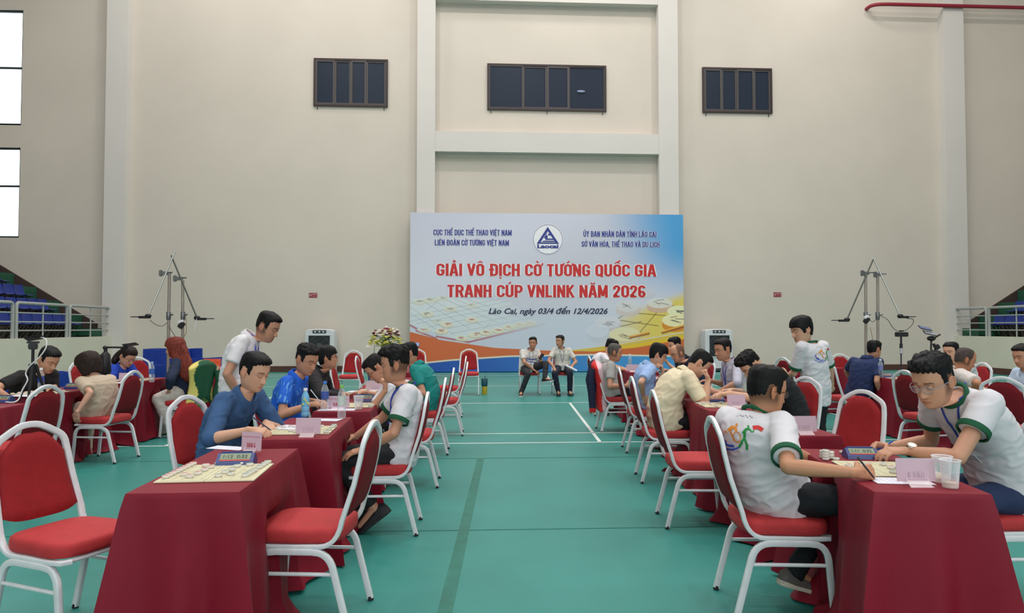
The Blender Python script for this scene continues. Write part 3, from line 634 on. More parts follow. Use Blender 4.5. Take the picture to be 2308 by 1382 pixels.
# ================================================================== TABLES
m_cloth = mat('crimson_tablecloth', (126, 16, 38), .55, bump=.05, bscale=30, vary=.06, vscale=3, spec=.3)
m_ply = mat('table_board', (150, 118, 86), .6)
TH = .74
def table(cx, cy, rot, lab, hx=.225, hy=.525, group='playing tables'):
    rz = math.radians(rot)
    t = thing('folding_table', 'folding table under the ' + lab.replace('crimson tablecloth', 'cloth'), 'table', (cx, cy, 0), rz, group)
    MB().box((0, 0, TH - .02), (hx * 2 - .01, hy * 2 - .01, .024)).build('tabletop', m_ply, t, 0)
    for sx in (-1, 1):
        for sy in (-1, 1): MB().tube([(sx * (hx - .05), sy * (hy - .07), .0), (sx * (hx - .05), sy * (hy - .07), TH - .032)], .013, 8).build('leg', m_foot, t)
    rnd = random.Random(int(cx * 97 + cy * 31)); ph = [rnd.uniform(0, 6.28) for _ in range(6)]
    per = []; st = .022; tx, ty = 2 * hx, 2 * hy
    cor = [(-hx, -hy), (hx, -hy), (hx, hy), (-hx, hy)]; s = 0; S = []
    for i in range(4):
        a, b = V((*cor[i], 0)), V((*cor[(i + 1) % 4], 0)); L = (b - a).length; n = max(8, int(L / st)); nrm = V(((b - a).y, -(b - a).x, 0)).normalized()
        for k in range(n):
            d = L * k / n; p = a + (b - a) * (k / n); dc = min(d, L - d); cd = V((*cor[i], 0)) if d < L / 2 else V((*cor[(i + 1) % 4], 0))
            dg_ = V((math.copysign(1, cd.x), math.copysign(1, cd.y), 0)).normalized(); w_ = math.exp(-(dc / .10) ** 2)
            o_ = (nrm * (1 - w_) + dg_ * w_).normalized() if w_ < 1 else dg_
            S.append((p, o_, dc, s + d)); 
        s += L
    rows = [0, .01, .035, .08, .15, .24, .34, .45, .56, .67, .78, .88, .95, 1.0]; vs = []; fs = []; M = len(S)
    for v in rows:
        for (p, o_, dc, q) in S:
            fold = .032 * math.sin(q * 17 + ph[0] + 1.5 * math.sin(q * 5 + ph[1])) + .010 * math.sin(q * 41 + ph[2])
            flare = .135 * math.exp(-(dc / .045) ** 2) - .035 * math.exp(-((dc - .14) / .06) ** 2)
            out = .004 + .006 * min(1, v * 12) + v * (.035 + fold * min(1, dc / .12) + flare) 
            z = TH - v * (TH - .012) + (.003 if v == 0 else 0)
            if v > .9: z += max(0, .012 * math.sin(q * 9 + ph[3])) ; out += (v - .9) * .3 * (1 + math.sin(q * 14 + ph[4]))
            if v < .02: out = .002 + v * .5
            vs.append(p + o_ * out + V((0, 0, z)))
    for j in range(len(rows) - 1):
        for k in range(M):
            l = (k + 1) % M; fs.append((j * M + k, (j + 1) * M + k, (j + 1) * M + l, j * M + l))
    fs.append(tuple(range(M)))
    o = MB().add(vs, fs).build('tablecloth', m_cloth, None, 60, (cx, cy, 0)); o.rotation_euler = (0, 0, rz)
    tag(o, lab, 'tablecloth', 'crimson tablecloths'); CLOTHS.append(o); return o
table(-1.20, 3.53, 1, 'crimson tablecloth on the nearest left table with the table number card')
table(-1.13, 4.92, 2, 'crimson tablecloth on the table of the denim shirt man')
table(-1.08, 6.33, 2, 'crimson tablecloth on the table of the bright blue shirt man')
table(-1.03, 7.72, 1, 'crimson tablecloth on the table before the black hoodie man')
table(-1.0, 9.2, 0, 'crimson tablecloth on the fifth left table beyond the teal polo man')
table(-.96, 11.4, 0, 'crimson tablecloth on the farthest left table showing beside the teal shirt')
table(1.96, 3.35, -9, 'crimson tablecloth on the nearest right table under the plastic cups')
table(2.08, 4.88, -1, 'crimson tablecloth on the second right table under a lone name card')
table(2.18, 6.2, -4, 'crimson tablecloth on the table of the cream polo man')
table(2.4, 7.75, -3, 'crimson tablecloth on the table of the light blue shirt man')
table(2.5, 9.45, -2, 'crimson tablecloth on the table of the grey polo man')
table(2.6, 11.2, -2, 'crimson tablecloth on the farthest right table near the banner')
table(5.72, 9.1, -5, 'crimson tablecloth on the table right of the navy polo man')
table(5.7, 11.8, 90, 'crimson tablecloth behind the navy polo man')
table(5.6, 7.42, -8, 'crimson tablecloth under the elbow of the balding man')
table(-4.2, 6.08, 2, 'crimson tablecloth cut by the left edge of the picture')
table(-4.48, 7.85, 0, 'crimson tablecloth beside the woman in the beige dress')
table(-4.38, 9.42, 0, 'crimson tablecloth between the blue blouse woman and the red-haired woman')
table(-4.15, 11.9, 0, 'crimson tablecloth under the orange notice at the left', .45, .5)
# ================================================================== BOARDS, PIECES, CLOCKS, CARDS
m_board = mat('cream_board', (214, 208, 176), .5, vary=.02, vscale=8); m_ink = mat('board_ink', (176, 168, 138), .6)
m_disc = mat('white_piece_plastic', (214, 210, 200), .4); m_gl1 = mat('piece_red_ink', (186, 60, 70), .5); m_gl2 = mat('piece_green_ink', (60, 120, 100), .5)
def board(cx, cy, deg, lab, wx=.40, wy=.36):
    b = thing('xiangqi_board', lab, 'game board', (cx, cy, TH + .005), math.radians(deg), 'cream xiangqi boards')
    for s in (-1, 1): MB().box((s * wx / 4, 0, .003), (wx / 2 - .002, wy, .006), b=.001).build('board_half', m_board, b, 0)
    g = MB(); ix, iy = wx * .88, wy * .88
    for i in range(10): g.box((-ix / 2 + ix * i / 9, 0, .0064), (.0016, iy, .0006))
    for j in range(9):
        for s in (-1, 1):
            if j in (0, 8) and s == 1: g.box((0, -iy / 2 + iy * j / 8, .0064), (ix, .0016, .0006))
            elif 0 < j < 8: g.box((s * (ix / 2 - ix * 2 / 9), -iy / 2 + iy * j / 8, .0064), (ix * 4 / 9, .0016, .0006))
    for s in (-1, 1):
        for t in (-1, 1): g.box((s * (ix / 2 - ix / 9), 0, .0064), (.0016, math.hypot(ix * 2 / 9, iy / 4), .0006), 0, math.atan2(t * ix * 2 / 9, iy / 4))
    g.build('printed_grid', m_ink, b, 0)
    return b
GLY = {0: '帥仕相俥傌炮兵', 1: '將士象車馬砲卒'}
PM = {}
def piece_mesh(c, k):
    if (c, k) in PM: return PM[(c, k)]
    b = MB().lathe([(.0155, 0), (.0172, .002), (.0172, .0105), (.0155, .0125), (.0, .0126)], 20)
    b.tube([(.0133 * math.cos(a), .0133 * math.sin(a), .0126) for a in np.linspace(0, 2 * math.pi, 17)[:-1]], .0005, 4, 1, closed=True)
    try: add_text(b, GLY[c][k], lambda x, y: V((x, y - .006, .0132)), .015, .0115, 0, 0, 1, res=1)
    except Exception: pass
    PM[(c, k)] = b.mesh('xiangqi_piece', [m_disc, m_gl2 if c else m_gl1], 50); return PM[(c, k)]
rp = random.Random(3)
def piece(x, y, c, grp, lab, z=0.0, k=None):
    o = mkobj('xiangqi_piece', piece_mesh(c, rp.choice((1, 2, 3, 4, 5, 6, 6)) if k is None else k), None, (x, y, TH + .0117 + z)); o.rotation_euler = (0, 0, math.pi / 2 * (1 if c else -1) + rp.uniform(-.1, .1))
    tag(o, lab, 'game piece', grp)
T7 = TH + .017
# nearest left board: piece places read off the photograph
bA = board(*((Z(347, 1082, T7) + Z(559, 1079, T7) + Z(617, 1044, T7) + Z(428, 1044, T7)) / 4)[:2], 3, 'cream xiangqi board on the nearest left table, no player at it', .425, .385)
zz6 = lambda x, y: Z(340 + x / 6.41, 990 + y / 6.41, T7)
gA = 'pieces on the nearest left board'
ORDN = ['first', 'second', 'third', 'fourth', 'fifth', 'sixth', 'seventh', 'eighth', 'ninth', 'tenth']
for i in range(9):
    t = i / 8; p = zz6(218 + t * (610 - 218), 545 - t * (545 - 355)); piece(p.x, p.y, 0, gA, 'red-signed disc, %s from the front in the left edge column, nearest left board' % ORDN[i])
    if i != 4: p = zz6(1365 + t * (1690 - 1365), 525 - t * (525 - 330)); piece(p.x, p.y, 1, gA, 'green-signed disc, %s from the front in the right edge column, nearest left board' % ORDN[i])
for k, (x, y) in enumerate(((483, 512), (562, 538), (680, 492), (775, 442), (795, 378), (862, 402), (975, 352), (975, 528), (1075, 477), (1158, 502), (1168, 438), (1250, 388), (1325, 347), (1430, 367))):
    p = zz6(x, y); c = 0 if k < 7 else 1; piece(p.x, p.y, c, gA, '%s-signed disc, %s from the left among the middle discs, nearest left board' % (('green', ORDN[k - 7]) if c else ('red', ORDN[k])))
SHORT = {'on the second right table behind the big shoulder': 'on the second right table', 'beside the elbow of the cream polo man': 'of cream polo man', 'in front of the light blue shirt man': 'of light blue shirt man', 'in front of the bright blue shirt man': 'of bright blue shirt man', 'in front of the black hoodie man': 'of black hoodie man', 'in front of the denim shirt man': 'of denim shirt man', 'in front of the red-haired woman': 'of red-haired woman', 'in front of the navy polo man': 'of navy polo man', 'in front of the grey polo man': 'of grey polo man', 'in front of the balding man': 'of balding man'}
def fillboard(cx, cy, deg, grp, where, n, seed, wx=.36, wy=.32):
    r = random.Random(seed); cells = [(i, j) for i in range(10) for j in range(9)]; r.shuffle(cells); a = math.radians(deg)
    for i, j in cells[:n]:
        x, y = -wx / 2 + wx * i / 9, -wy / 2 + wy * j / 8; c = 0 if i < 5 else 1
        piece(cx + x * math.cos(a) - y * math.sin(a), cy + x * math.sin(a) + y * math.cos(a), c, grp, '%s-signed disc, %s column from left, %s row, board %s' % ('green' if c else 'red', ORDN[i], ORDN[j], SHORT.get(where, where)))
BD = [(-1.12, 4.75, 2, 'in front of the denim shirt man', 18), (-1.06, 6.25, 2, 'in front of the bright blue shirt man', 18), (-1.02, 7.68, 1, 'in front of the black hoodie man', 14),
      (1.97, 3.30, -9, 'on the nearest right table', 0), (2.08, 4.98, -1, 'on the second right table behind the big shoulder', 14), (2.17, 6.1, -4, 'beside the elbow of the cream polo man', 24), (2.4, 7.7, -3, 'in front of the light blue shirt man', 14),
      (2.5, 9.4, -2, 'in front of the grey polo man', 12), (5.72, 9.1, -5, 'in front of the navy polo man', 14), (5.6, 7.45, -8, 'in front of the balding man', 16), (-4.46, 7.6, 0, 'beside the woman in beige', 14), (-4.38, 9.4, 0, 'in front of the red-haired woman', 12)]
for i, (x, y, d, wh, n) in enumerate(BD):
    board(x, y, d, 'cream xiangqi board ' + wh); fillboard(x, y, d, 'pieces on the board ' + wh, wh, n, i + 5)
# nearest right table: pieces on the board, and captured ones beside it
zr = lambda x, y, z=T7: Z(1800 + x / 5.77, 960 + y / 5.77, z)
gR = 'pieces on the nearest right board'
for k, (x, y) in enumerate(((655, 520), (648, 560), (775, 535), (845, 515), (905, 505), (1100, 500), (1198, 543), (1230, 600), (700, 600), (1290, 540))):
    p = zr(x, y); piece(p.x, p.y, k % 2, gR, '%s-signed disc on the nearest right board, %s' % ('green' if k % 2 else 'red', ('behind the frontmost left pair', 'front of the left edge', 'left of the writing fist', 'behind the writing fist, left one', 'behind the writing fist, right one', 'in the middle back', 'just right of the fist', 'left of the card', 'under the writing forearm', 'right behind the card corner')[k]))
def stackp(x, y, n, lab):
    p = zr(x, y, TH + .01)
    for q in range(n): piece(p.x, p.y, 1, 'captured pieces beside the right chess clock', lab if n == 1 else ('lowest', 'second', 'third', 'fourth')[q] + ' ' + lab, -.0055 + .0132 * q)
stackp(318, 405, 3, 'disc of the left stack of captured discs beside the right clock'); stackp(352, 432, 4, 'disc of the tallest stack of captured discs beside the right clock')
stackp(418, 418, 3, 'disc of the right stack of captured discs beside the right clock')
stackp(485, 435, 1, 'single captured white disc at the left corner of the right chess clock'); stackp(575, 348, 1, 'single captured white disc behind the left end of the right chess clock')
stackp(1045, 430, 1, 'captured white disc under the resting hand, left of a pair'); stackp(1115, 425, 1, 'captured white disc under the resting hand, right of a pair')
# clocks
m_clk = mat('navy_clock_plastic', (52, 66, 122), .4); m_lcd = mat('grey_green_display', (128, 142, 118), .25); m_dig = mat('display_digit', (50, 60, 54), .5); m_cr = mat('clock_red_strip', (196, 84, 74), .5)
def clock(p, deg, lab, txt='1:13  0:32', sc=1.0):
    c = thing('chess_clock', lab, 'clock', (p[0], p[1], TH + .004), math.radians(deg), 'digital chess clocks')
    w_ = .0875 * sc; pr = [(-.055, 0), (.045, 0), (.048, .02), (.02, .052), (-.0, .058), (-.05, .02)]   # x = depth, front face slopes towards -x
    pr = [(q[0] * sc, q[1] * sc) for q in pr]; rs = [[(s * w_ * e, q[0], q[1] * (1 if e == 1 else .96)) for q in pr] for s, e in ((-1, 1), (1, 1))]
    MB().rings(rs).build('case', m_clk, c, 30)
    a, b = V((0, pr[5][0], pr[5][1])), V((0, pr[4][0], pr[4][1])); d = (b - a).normalized(); nn = V((0, -d.z, d.y)); L = (b - a).length
    f = lambda x, t, h=.001: a + d * (L * t) + nn * h + V((x, 0, 0))
    def panel(x0, x1, t0, t1, m, nm, h, par): return MB().add([f(x0, t0, h), f(x1, t0, h), f(x1, t1, h), f(x0, t1, h), f(x0, t0, -.001), f(x1, t0, -.001), f(x1, t1, -.001), f(x0, t1, -.001)], [(0, 1, 2, 3), (0, 4, 5, 1), (1, 5, 6, 2), (2, 6, 7, 3), (3, 7, 4, 0)]).build(nm, m, par, 0)
    q = panel(-w_ * .82, w_ * .82, .3, .9, m_lcd, 'display', .002, c); panel(-w_ * .82, w_ * .82, .16, .27, m_cr, 'red_strip', .002, c)
    g = MB(); add_text(g, txt, lambda x, y: f(x, .42, .003) + d * y, w_ * 1.3, L * .34, .01, 0); g.build('digits', m_dig, q, 0)
    MB().box((0, .008 * sc, .060 * sc), (w_ * 1.7, .014, .008), b=.002).build('lever', m_clk, c, 0)
    return c
clock(zz6(1240, 330)[:2], 4, 'navy digital chess clock standing behind the nearest left board')
clock(zr(800, 425, TH)[:2], -8, 'navy digital chess clock on the nearest right table', '1:11  0:32', .88)
clock(Z(1680 / 1, 880, TH)[:2], 0, 'navy chess clock at the far edge of the table of the cream polo man') if 0 else clock((2.2, 6.42), -4, 'navy chess clock on the table beside the cream polo man')
clock((-1.0, 6.62), 0, 'navy chess clock on the table of the bright blue shirt man')
clock((5.62, 9.45), -20, 'navy chess clock on the table of the navy polo man')
clock((5.55, 7.8), -30, 'navy chess clock on the table of the balding man')
clock((-4.42, 8.15), 0, 'navy chess clock half hidden left of the beige dress woman')
clock(Z(5, 908, TH)[:2], 0, 'navy chess clock at the left edge of the picture')
# name cards in acrylic holders
m_card = mat('pink_card_paper', (204, 178, 192), .7); m_cred = mat('card_red_ink', (176, 44, 60), .6); m_cf = mat('card_show_through', (196, 172, 188), .7); m_acr = glass('clear_acrylic', (255, 240, 245), .22)
def card(p, deg, lab, txt, back=False, wd=.2, tilt=8):
    c = thing('table_card', lab, 'card', (p[0], p[1], TH + .004), math.radians(deg), 'table number cards')
    h = .098; R = Matrix.Rotation(math.radians(-tilt), 3, 'X'); T = lambda x, z, y=0: R @ V((x, y, z)) + V((0, 0, .016))
    k = MB().box(T(0, h / 2), (wd, .002, h), 0, 0, R).build('card', m_card, c, 0)
    g = MB()
    if back: block_text(g, txt, lambda x, y: T(x, y + h * .16, -.0016), wd * .44, .026, .12, 0, True)
    else:
        block_text(g, txt, lambda x, y: T(x, y + h * .16, -.0016), wd * .44, .026, .12)
        g.box(T(0, h * .74, -.0014), (wd * .86, .0006, .002), 0, 0, R)
    g.build('lettering', m_cf if back else m_cred, k, 0)
    st = MB()
    for s in (-1, 1):
        st.box((s * wd * .27, -.02, .016), (.003, .002, .05), 0, 0, Matrix.Rotation(math.radians(-45), 3, 'X')); 
    st.box((0, -.026, .010), (wd * .56, .046, .0025), 0, 0, Matrix.Rotation(math.radians(28), 3, 'X')); st.box((0, .014, .016), (wd * .56, .04, .0025), 0, 0, Matrix.Rotation(math.radians(-40), 3, 'X'))
    st.box((0, -.046, .003), (wd * .6, .004, .006)); st.build('holder', m_acr, c, 0)
    return c
card(Z(566, 1024, TH)[:2], -20, 'tilted pink card reading BÀN 6 on the nearest left table', 'BÀN 6', False, .125, 4)
card(Z(694, 985, TH)[:2], -2, 'pink table card on the table of the denim shirt man, print showing through', 'BÀN 5', True, .155)
card(Z(762, 925, TH)[:2], -2, 'pink table card behind the green-capped bottle', 'BÀN 4', False, .18)
card(Z(845, 884, TH)[:2], 0, 'pink table card in front of the navy-labelled bottle', 'BÀN 3', True, .19)
card(Z(2066, 1096, TH)[:2], -4, 'pink table card beside the plastic cups on the nearest right table', 'BÀN 8', True, .165)
card(Z(1813, 980, TH)[:2], 0, 'pink table card alone on the second right table', 'BÀN 9', True, .165)
card(Z(1660, 921, TH)[:2], 0, 'pink table card near the ear of the glasses man in white', 'BÀN 10', True, .155)
card(Z(1502, 874, TH)[:2], 0, 'pink table card between the light blue shirt man and the cream polo man', 'BÀN 11', True, .19)
card(Z(1428, 839, TH)[:2], 0, 'pink table card on the far right table before the blue banner', 'BÀN 12', True, .22)
card(Z(283, 862, TH)[:2], 0, 'pink table card in front of the woman in the blue blouse', 'BÀN 1', True, .17)
# papers
m_pap = mat('white_paper', (226, 226, 238), .7, vary=.02, vscale=30); m_pin = mat('blue_print_lines', (170, 176, 205), .7)
def paper(p, deg, lab, w_=.21, h_=.29, dz=0.0):
    o = MB().box((0, 0, 0), (w_, h_, .0016)).build('paper_sheet', m_pap, None, 0, (p[0], p[1], TH + .0055 + dz)); o.rotation_euler = (0, 0, math.radians(deg)); tag(o, lab, 'paper', 'score sheets')
    g = MB()
    for k in range(9): g.box((0, -h_ * .4 + h_ * .1 * k, .001), (w_ * .8, .0015, .0004))
    g.build('printed_lines', m_pin, o, 0)
paper(Z(668, 968, TH)[:2], 75, 'white score sheet under the card of the denim shirt man', .2, .27, .008)
paper(Z(728, 948, TH)[:2], 80, 'white score sheet at the far edge of the denim shirt man\'s table', .13, .26)
paper(Z(760, 925, TH)[:2], 90, 'white score sheet under the transparent bottles of the blue shirt man', .15, .3)
paper(Z(815, 884, TH)[:2], 80, 'white score sheet on the table of the black hoodie man', .18, .29)
paper(Z(2030, 1087, TH)[:2], 80, 'white score sheet under the writing hand on the nearest right table', .13, .24)
paper(Z(1975, 1022, TH)[:2], 75, 'white score sheet beyond the clock on the nearest right table', .12, .18)
paper(Z(1640, 915, TH)[:2], 85, 'white score sheet under the card near the cream polo man', .12, .26)
paper(Z(2050, 862, TH)[:2], 80, 'white score sheet on the table of the navy polo man', .14, .25)
paper(Z(62, 893, TH + .0)[:2], 80, 'white score sheet in front of the man in the black t-shirt', .2, .3)
paper(Z(268, 864, TH)[:2], 80, 'white score sheet in front of the woman in the blue blouse', .15, .3)
paper(Z(515, 1012, TH)[:2], 70, 'white sheet at the far left corner of the nearest left table', .1, .22)
# bottles and cups
m_pet = glass('clear_bottle_plastic', (235, 245, 250), .22); m_wat = glass('clear_water', (225, 240, 248), .12)
def bottle(p, lab, cap, band, h=.225, r=.031, z=None, body=None, spots=None):
    b = thing('water_bottle', lab, 'bottle', (p[0], p[1], TH + .004 if z is None else z), 0, 'drink bottles')
    pf = [(r * .8, 0), (r, .006), (r, h * .14), (r * .92, h * .17), (r, h * .2), (r, h * .36), (r * .93, h * .39), (r, h * .42), (r, h * .66), (r * .85, h * .76), (r * .5, h * .87), (r * .42, h * .9), (r * .42, h * .95)]
    MB().lathe(pf, 20).build('bottle_body', body or m_pet, b, 60)
    MB().lathe([(r * .5, h * .92), (r * .5, h), (r * .44, h * 1.01), (0, h * 1.01)], 16).build('cap', mat('cap_%d_%d' % (cap[0], cap[2]), cap, .4), b, 40)
    if band:
        l = MB().lathe([(r * 1.02, h * .40), (r * 1.02, h * .66)], 20); l.f = [f for f in l.f if len(f) == 4]; l.m = l.m[:len(l.f)]
        q = l.build('bottle_label', mat('label_%d_%d' % (band[0], band[2]), band, .4), b, 60)
        if spots:
            s_ = MB()
            for k, (an, hh) in enumerate(((-1.9, .46), (-1.2, .58), (-.5, .46), (-1.6, .63), (-.9, .5))): s_.ell((r * 1.03 * math.cos(an), r * 1.03 * math.sin(an), h * hh), (.006, .006, .009), 8, 6)
            s_.build('label_print', mat('lbl_%d' % spots[0], spots, .5), q)
m_bl = mat('milky_blue_bottle', (120, 186, 224), .35)
bottle(Z(688, 941, TH)[:2], 'blue and yellow labelled drink bottle with a white cap', (226, 228, 230), (110, 188, 226), .215, .03, body=m_bl, spots=(232, 214, 90))
bottle(Z(732, 926, TH)[:2], 'clear water bottle with a blue cap and blue label beside the writing hand', (60, 120, 200), (70, 96, 176), .235)
bottle(Z(770, 944, TH)[:2], 'clear water bottle with a green cap at the end of the denim man\'s table', (120, 186, 90), (196, 214, 206), .245)
bottle(Z(836, 877, TH)[:2], 'clear water bottle with a navy label behind a pink card', (200, 214, 196), (36, 70, 150), .24)
bottle(Z(92, 884, TH)[:2], 'clear water bottle with a white cap beside the black camera tripod', (232, 232, 236), (60, 76, 160), .25)
bottle(Z(342, 862, TH)[:2], 'clear water bottle with a blue label before the red-haired woman', (150, 180, 210), (60, 100, 180), .25)
bottle(Z(1985, 852, TH)[:2], 'clear water bottle right of the navy polo man', (200, 205, 215), (110, 120, 180), .25)
bottle(Z(1683, 905, TH)[:2], 'clear bottle with a green cap behind the head of the glasses man in white', (150, 190, 90), (200, 220, 210), .25)
bottle(Z(1420, 834, TH)[:2], 'clear bottle on the far right table in front of the grey polo man', (220, 226, 230), (150, 180, 200), .25)
m_cup = glass('clear_cup_plastic', (245, 245, 250), .26); m_tea = glass('pale_tea', (230, 205, 170), .6)
def cup(p, lab, h=.115):
    c = thing('plastic_cup', lab, 'cup', (p[0], p[1], TH + .004), 0, 'clear plastic cups')
    b = MB().lathe([(.030, .0), (.031, .004), (.0345, h * .5), (.040, h * .97), (.0425, h), (.0415, h * 1.01), (.039, h), (.0335, h * .5), (.03, .006)], 28); b.build('cup_wall', m_cup, c, 60)
    MB().tube([(.042 * math.cos(a), .042 * math.sin(a), h) for a in np.linspace(0, 2 * math.pi, 25)[:-1]], .0016, 5, closed=True).build('rim', mat('cup_rim', (220, 220, 226), .3), c)
    MB().lathe([(.029, .003), (.0305, .022), (0, .022)], 24).build('drink', m_tea, c, 60)
cup(Z(2142, 1101, TH)[:2], 'clear plastic cup with a little tea, nearer of two at the right table corner'); cup(Z(2124, 1090, TH)[:2], 'clear plastic cup just behind another at the right table corner')
cup(Z(808, 924, TH)[:2], 'clear plastic cup beside the green-capped bottle', .11)
# ================================================================== PEOPLE
def skin(rgb): return mat('skin_%d' % rgb[0], rgb, .5, sub=.08, attr='tint', spec=.35)
HZ = [(.116, -.012, -.012, .004), (.113, .022, -.045, .034), (.106, .045, -.068, .050), (.094, .062, -.084, .062), (.078, .073, -.095, .070), (.058, .081, -.101, .0745), (.036, .086, -.104, .0765), (.018, .087, -.103, .0765),
      (0, .083, -.099, .0750), (-.018, .083, -.094, .0735), (-.036, .084, -.087, .0715), (-.055, .085, -.078, .068), (-.075, .084, -.070, .062), (-.092, .081, -.064, .054), (-.106, .076, -.060, .045), (-.116, .064, -.058, .036)]
_hz = np.array(HZ)[::-1]
def hsurf(az, z, sc=1):
    """head surface point for azimuth (0 = face) and height"""
    f = np.interp(z, _hz[:, 0], _hz[:, 1]); b = np.interp(z, _hz[:, 0], _hz[:, 2]); w_ = np.interp(z, _hz[:, 0], _hz[:, 3])
    xm = (f + b) / 2; hl = (f - b) / 2; p = 2 / 2.25
    cx, sx = np.cos(az), np.sin(az)
    x = xm + np.sign(cx) * np.abs(cx) ** p * hl; y = np.sign(sx) * np.abs(sx) ** p * w_
    return np.stack([x, y, z + 0 * x], -1)
def gs(a, s): return np.exp(-(a / s) ** 2)
def sstep(a, b, x):
    t = np.clip((x - a) / (b - a), 0, 1); return t * t * (3 - 2 * t)
AZ = np.radians(np.concatenate([np.arange(-66, 67, 3.3), np.linspace(72, 288, 25)]))
ZR = np.concatenate([[.116, .112, .104, .094, .083, .07, .058, .048], np.arange(.04, -.112, -.0042), [-.114, -.118]])
def head_part(Rh, c, sc, N, Rn, nr, look, beard, gender, fade):
    A, Zg = np.meshgrid(AZ, ZR); P = hsurf(A, Zg); y = P[..., 1]; z = Zg; front = sstep(-.02, .05, P[..., 0])
    nose = sstep(.014, -.036, z) * sstep(-.050, -.043, z) * .024 * gs(y, .0085 + .006 * sstep(0, -.04, z))
    nose += .006 * gs(z + .041, .007) * gs(np.abs(y) - .012, .006)
    d = nose - .010 * gs(np.abs(y) - .031, .015) * gs(z - .001, .011) + .0045 * gs(z - .021, .008) * gs(np.abs(y) - .03, .025)
    d += .0055 * gs(z + .067, .0042) * gs(y, .017) + .006 * gs(z + .0785, .0045) * gs(y, .015) - .003 * gs(z + .0725, .0018) * gs(y, .02)
    d += .006 * gs(z + .102, .012) * gs(y, .018) + .004 * gs(np.abs(y) - .045, .018) * gs(z + .026, .018) - .003 * gs(z + .058, .003) * gs(y, .005)
    P[..., 0] += d * front
    col = np.ones(P.shape)
    def paint(m, c): 
        nonlocal col
        m = np.clip(m, 0, 1)[..., None]; col = col * (1 - m) + np.array(c) * m
    arch = .0225 + .004 * gs(np.abs(y) - .036, .018) - .004 * sstep(.04, .056, np.abs(y))
    paint((gs(z - arch, .0042) > .45) * (np.abs(y) > .013) * (np.abs(y) < .052) * front * (.85 if gender == 'm' else .6), (.12, .10, .09))
    paint(gs(z + .0735, .006) * (np.abs(y) < .023) * front * .7, (.80, .48, .46) if gender == 'm' else (.9, .3, .32))
    paint(gs(z + .0725, .0014) * (np.abs(y) < .022) * front * .6, (.35, .2, .18))
    paint(gs(np.abs(y) - .045, .02) * gs(z + .03, .02) * front * .25, (1, .78, .72))
    paint(gs(z + .046, .0025) * gs(np.abs(y) - .006, .003) * front * .7, (.3, .2, .18))
    if beard: paint((gs(z + .09, .02) * (z < -.055)) * front * .35, (.45, .42, .4))
    if fade:
        zh = .05 * np.ones_like(z); back = sstep(-.01, -.03, P[..., 0] + .03 * 0); side = sstep(.5, 1.1, np.abs(np.angle(np.exp(1j * A))))
        paint(sstep(-.092, -.03, z) * side * sstep(1.15, 1.4, np.abs(np.angle(np.exp(1j * A)))) * .85, (.17, .15, .14))
    Pw = (P * sc) @ np.array(Rh).T + np.array(c)
    rows = [Pw[i] for i in range(len(ZR))]
    n = len(AZ); ring = rows[-1]; rings = rows; cols = [col[i] for i in range(len(ZR))]
    e = np.stack([.058 * np.cos(AZ) * nr, .056 * np.sin(AZ) * nr, 0 * AZ], -1)
    for t, dz in ((.16, 0), (.36, 0), (.6, 0), (.85, 0), (1.05, 0)):
        base = (e + np.array([0, 0, -.0])) @ np.array(Rn).T + np.array(N)
        q = ring * 1.0; jaw = (hsurf(AZ, np.full(n, -.085)) * np.array([.62, .84, 0]) + np.array([-.016, 0, -.122])) * sc @ np.array(Rh).T + np.array(c)
        s_ = min(1, t / .36); st = q * (1 - s_) + jaw * s_ if t < .36 else jaw
        u_ = 0 if t <= .16 else (t - .16) / .84
        rings.append(st * (1 - u_) + base * u_ if t > .16 else q * .45 + jaw * .55); cols.append(np.ones((n, 3)))
    tail = e @ np.array(Rn).T + np.array(N) - np.array(Rn)[:, 2] * .07; rings.append(tail); cols.append(np.ones((n, 3)))
    v = np.concatenate(rings); cc = np.concatenate(cols); m = len(rings); fs = []
    for i in range(m - 1):
        for k in range(n):
            l = (k + 1) % n; fs.append((i * n + k, (i + 1) * n + k, (i + 1) * n + l, i * n + l))
    fs.append(tuple(range(n))); fs.append(tuple((m - 1) * n + k for k in range(n))[::-1])
    # ears
    mb = MB()
    for s in (-1, 1):
        Re = Matrix.Rotation(s * math.radians(-24), 3, 'Z') @ Matrix.Rotation(math.radians(-10), 3, 'Y')
        mb.ell((-.016, s * .0775, -.012), (.0185, .0065, .031), 12, 9, 0, Re)
        pts = [(-.016 + .016 * math.cos(t), 0, -.010 + .028 * math.sin(t)) for t in np.linspace(-.5, 3.9, 9)]
        mb.tube([Re @ (V(p) - V((-.016, 0, -.012))) + V((-.016, s * .081, -.012)) for p in pts], .0042, 6)
    ev = (np.array(mb.v) * sc) @ np.array(Rh).T + np.array(c); o = len(v)
    v = np.concatenate([v, ev]); fs += [tuple(i + o for i in f) for f in mb.f]; cc = np.concatenate([cc, np.tile([1.02, .88, .84], (len(ev), 1))])
    return v, fs, cc
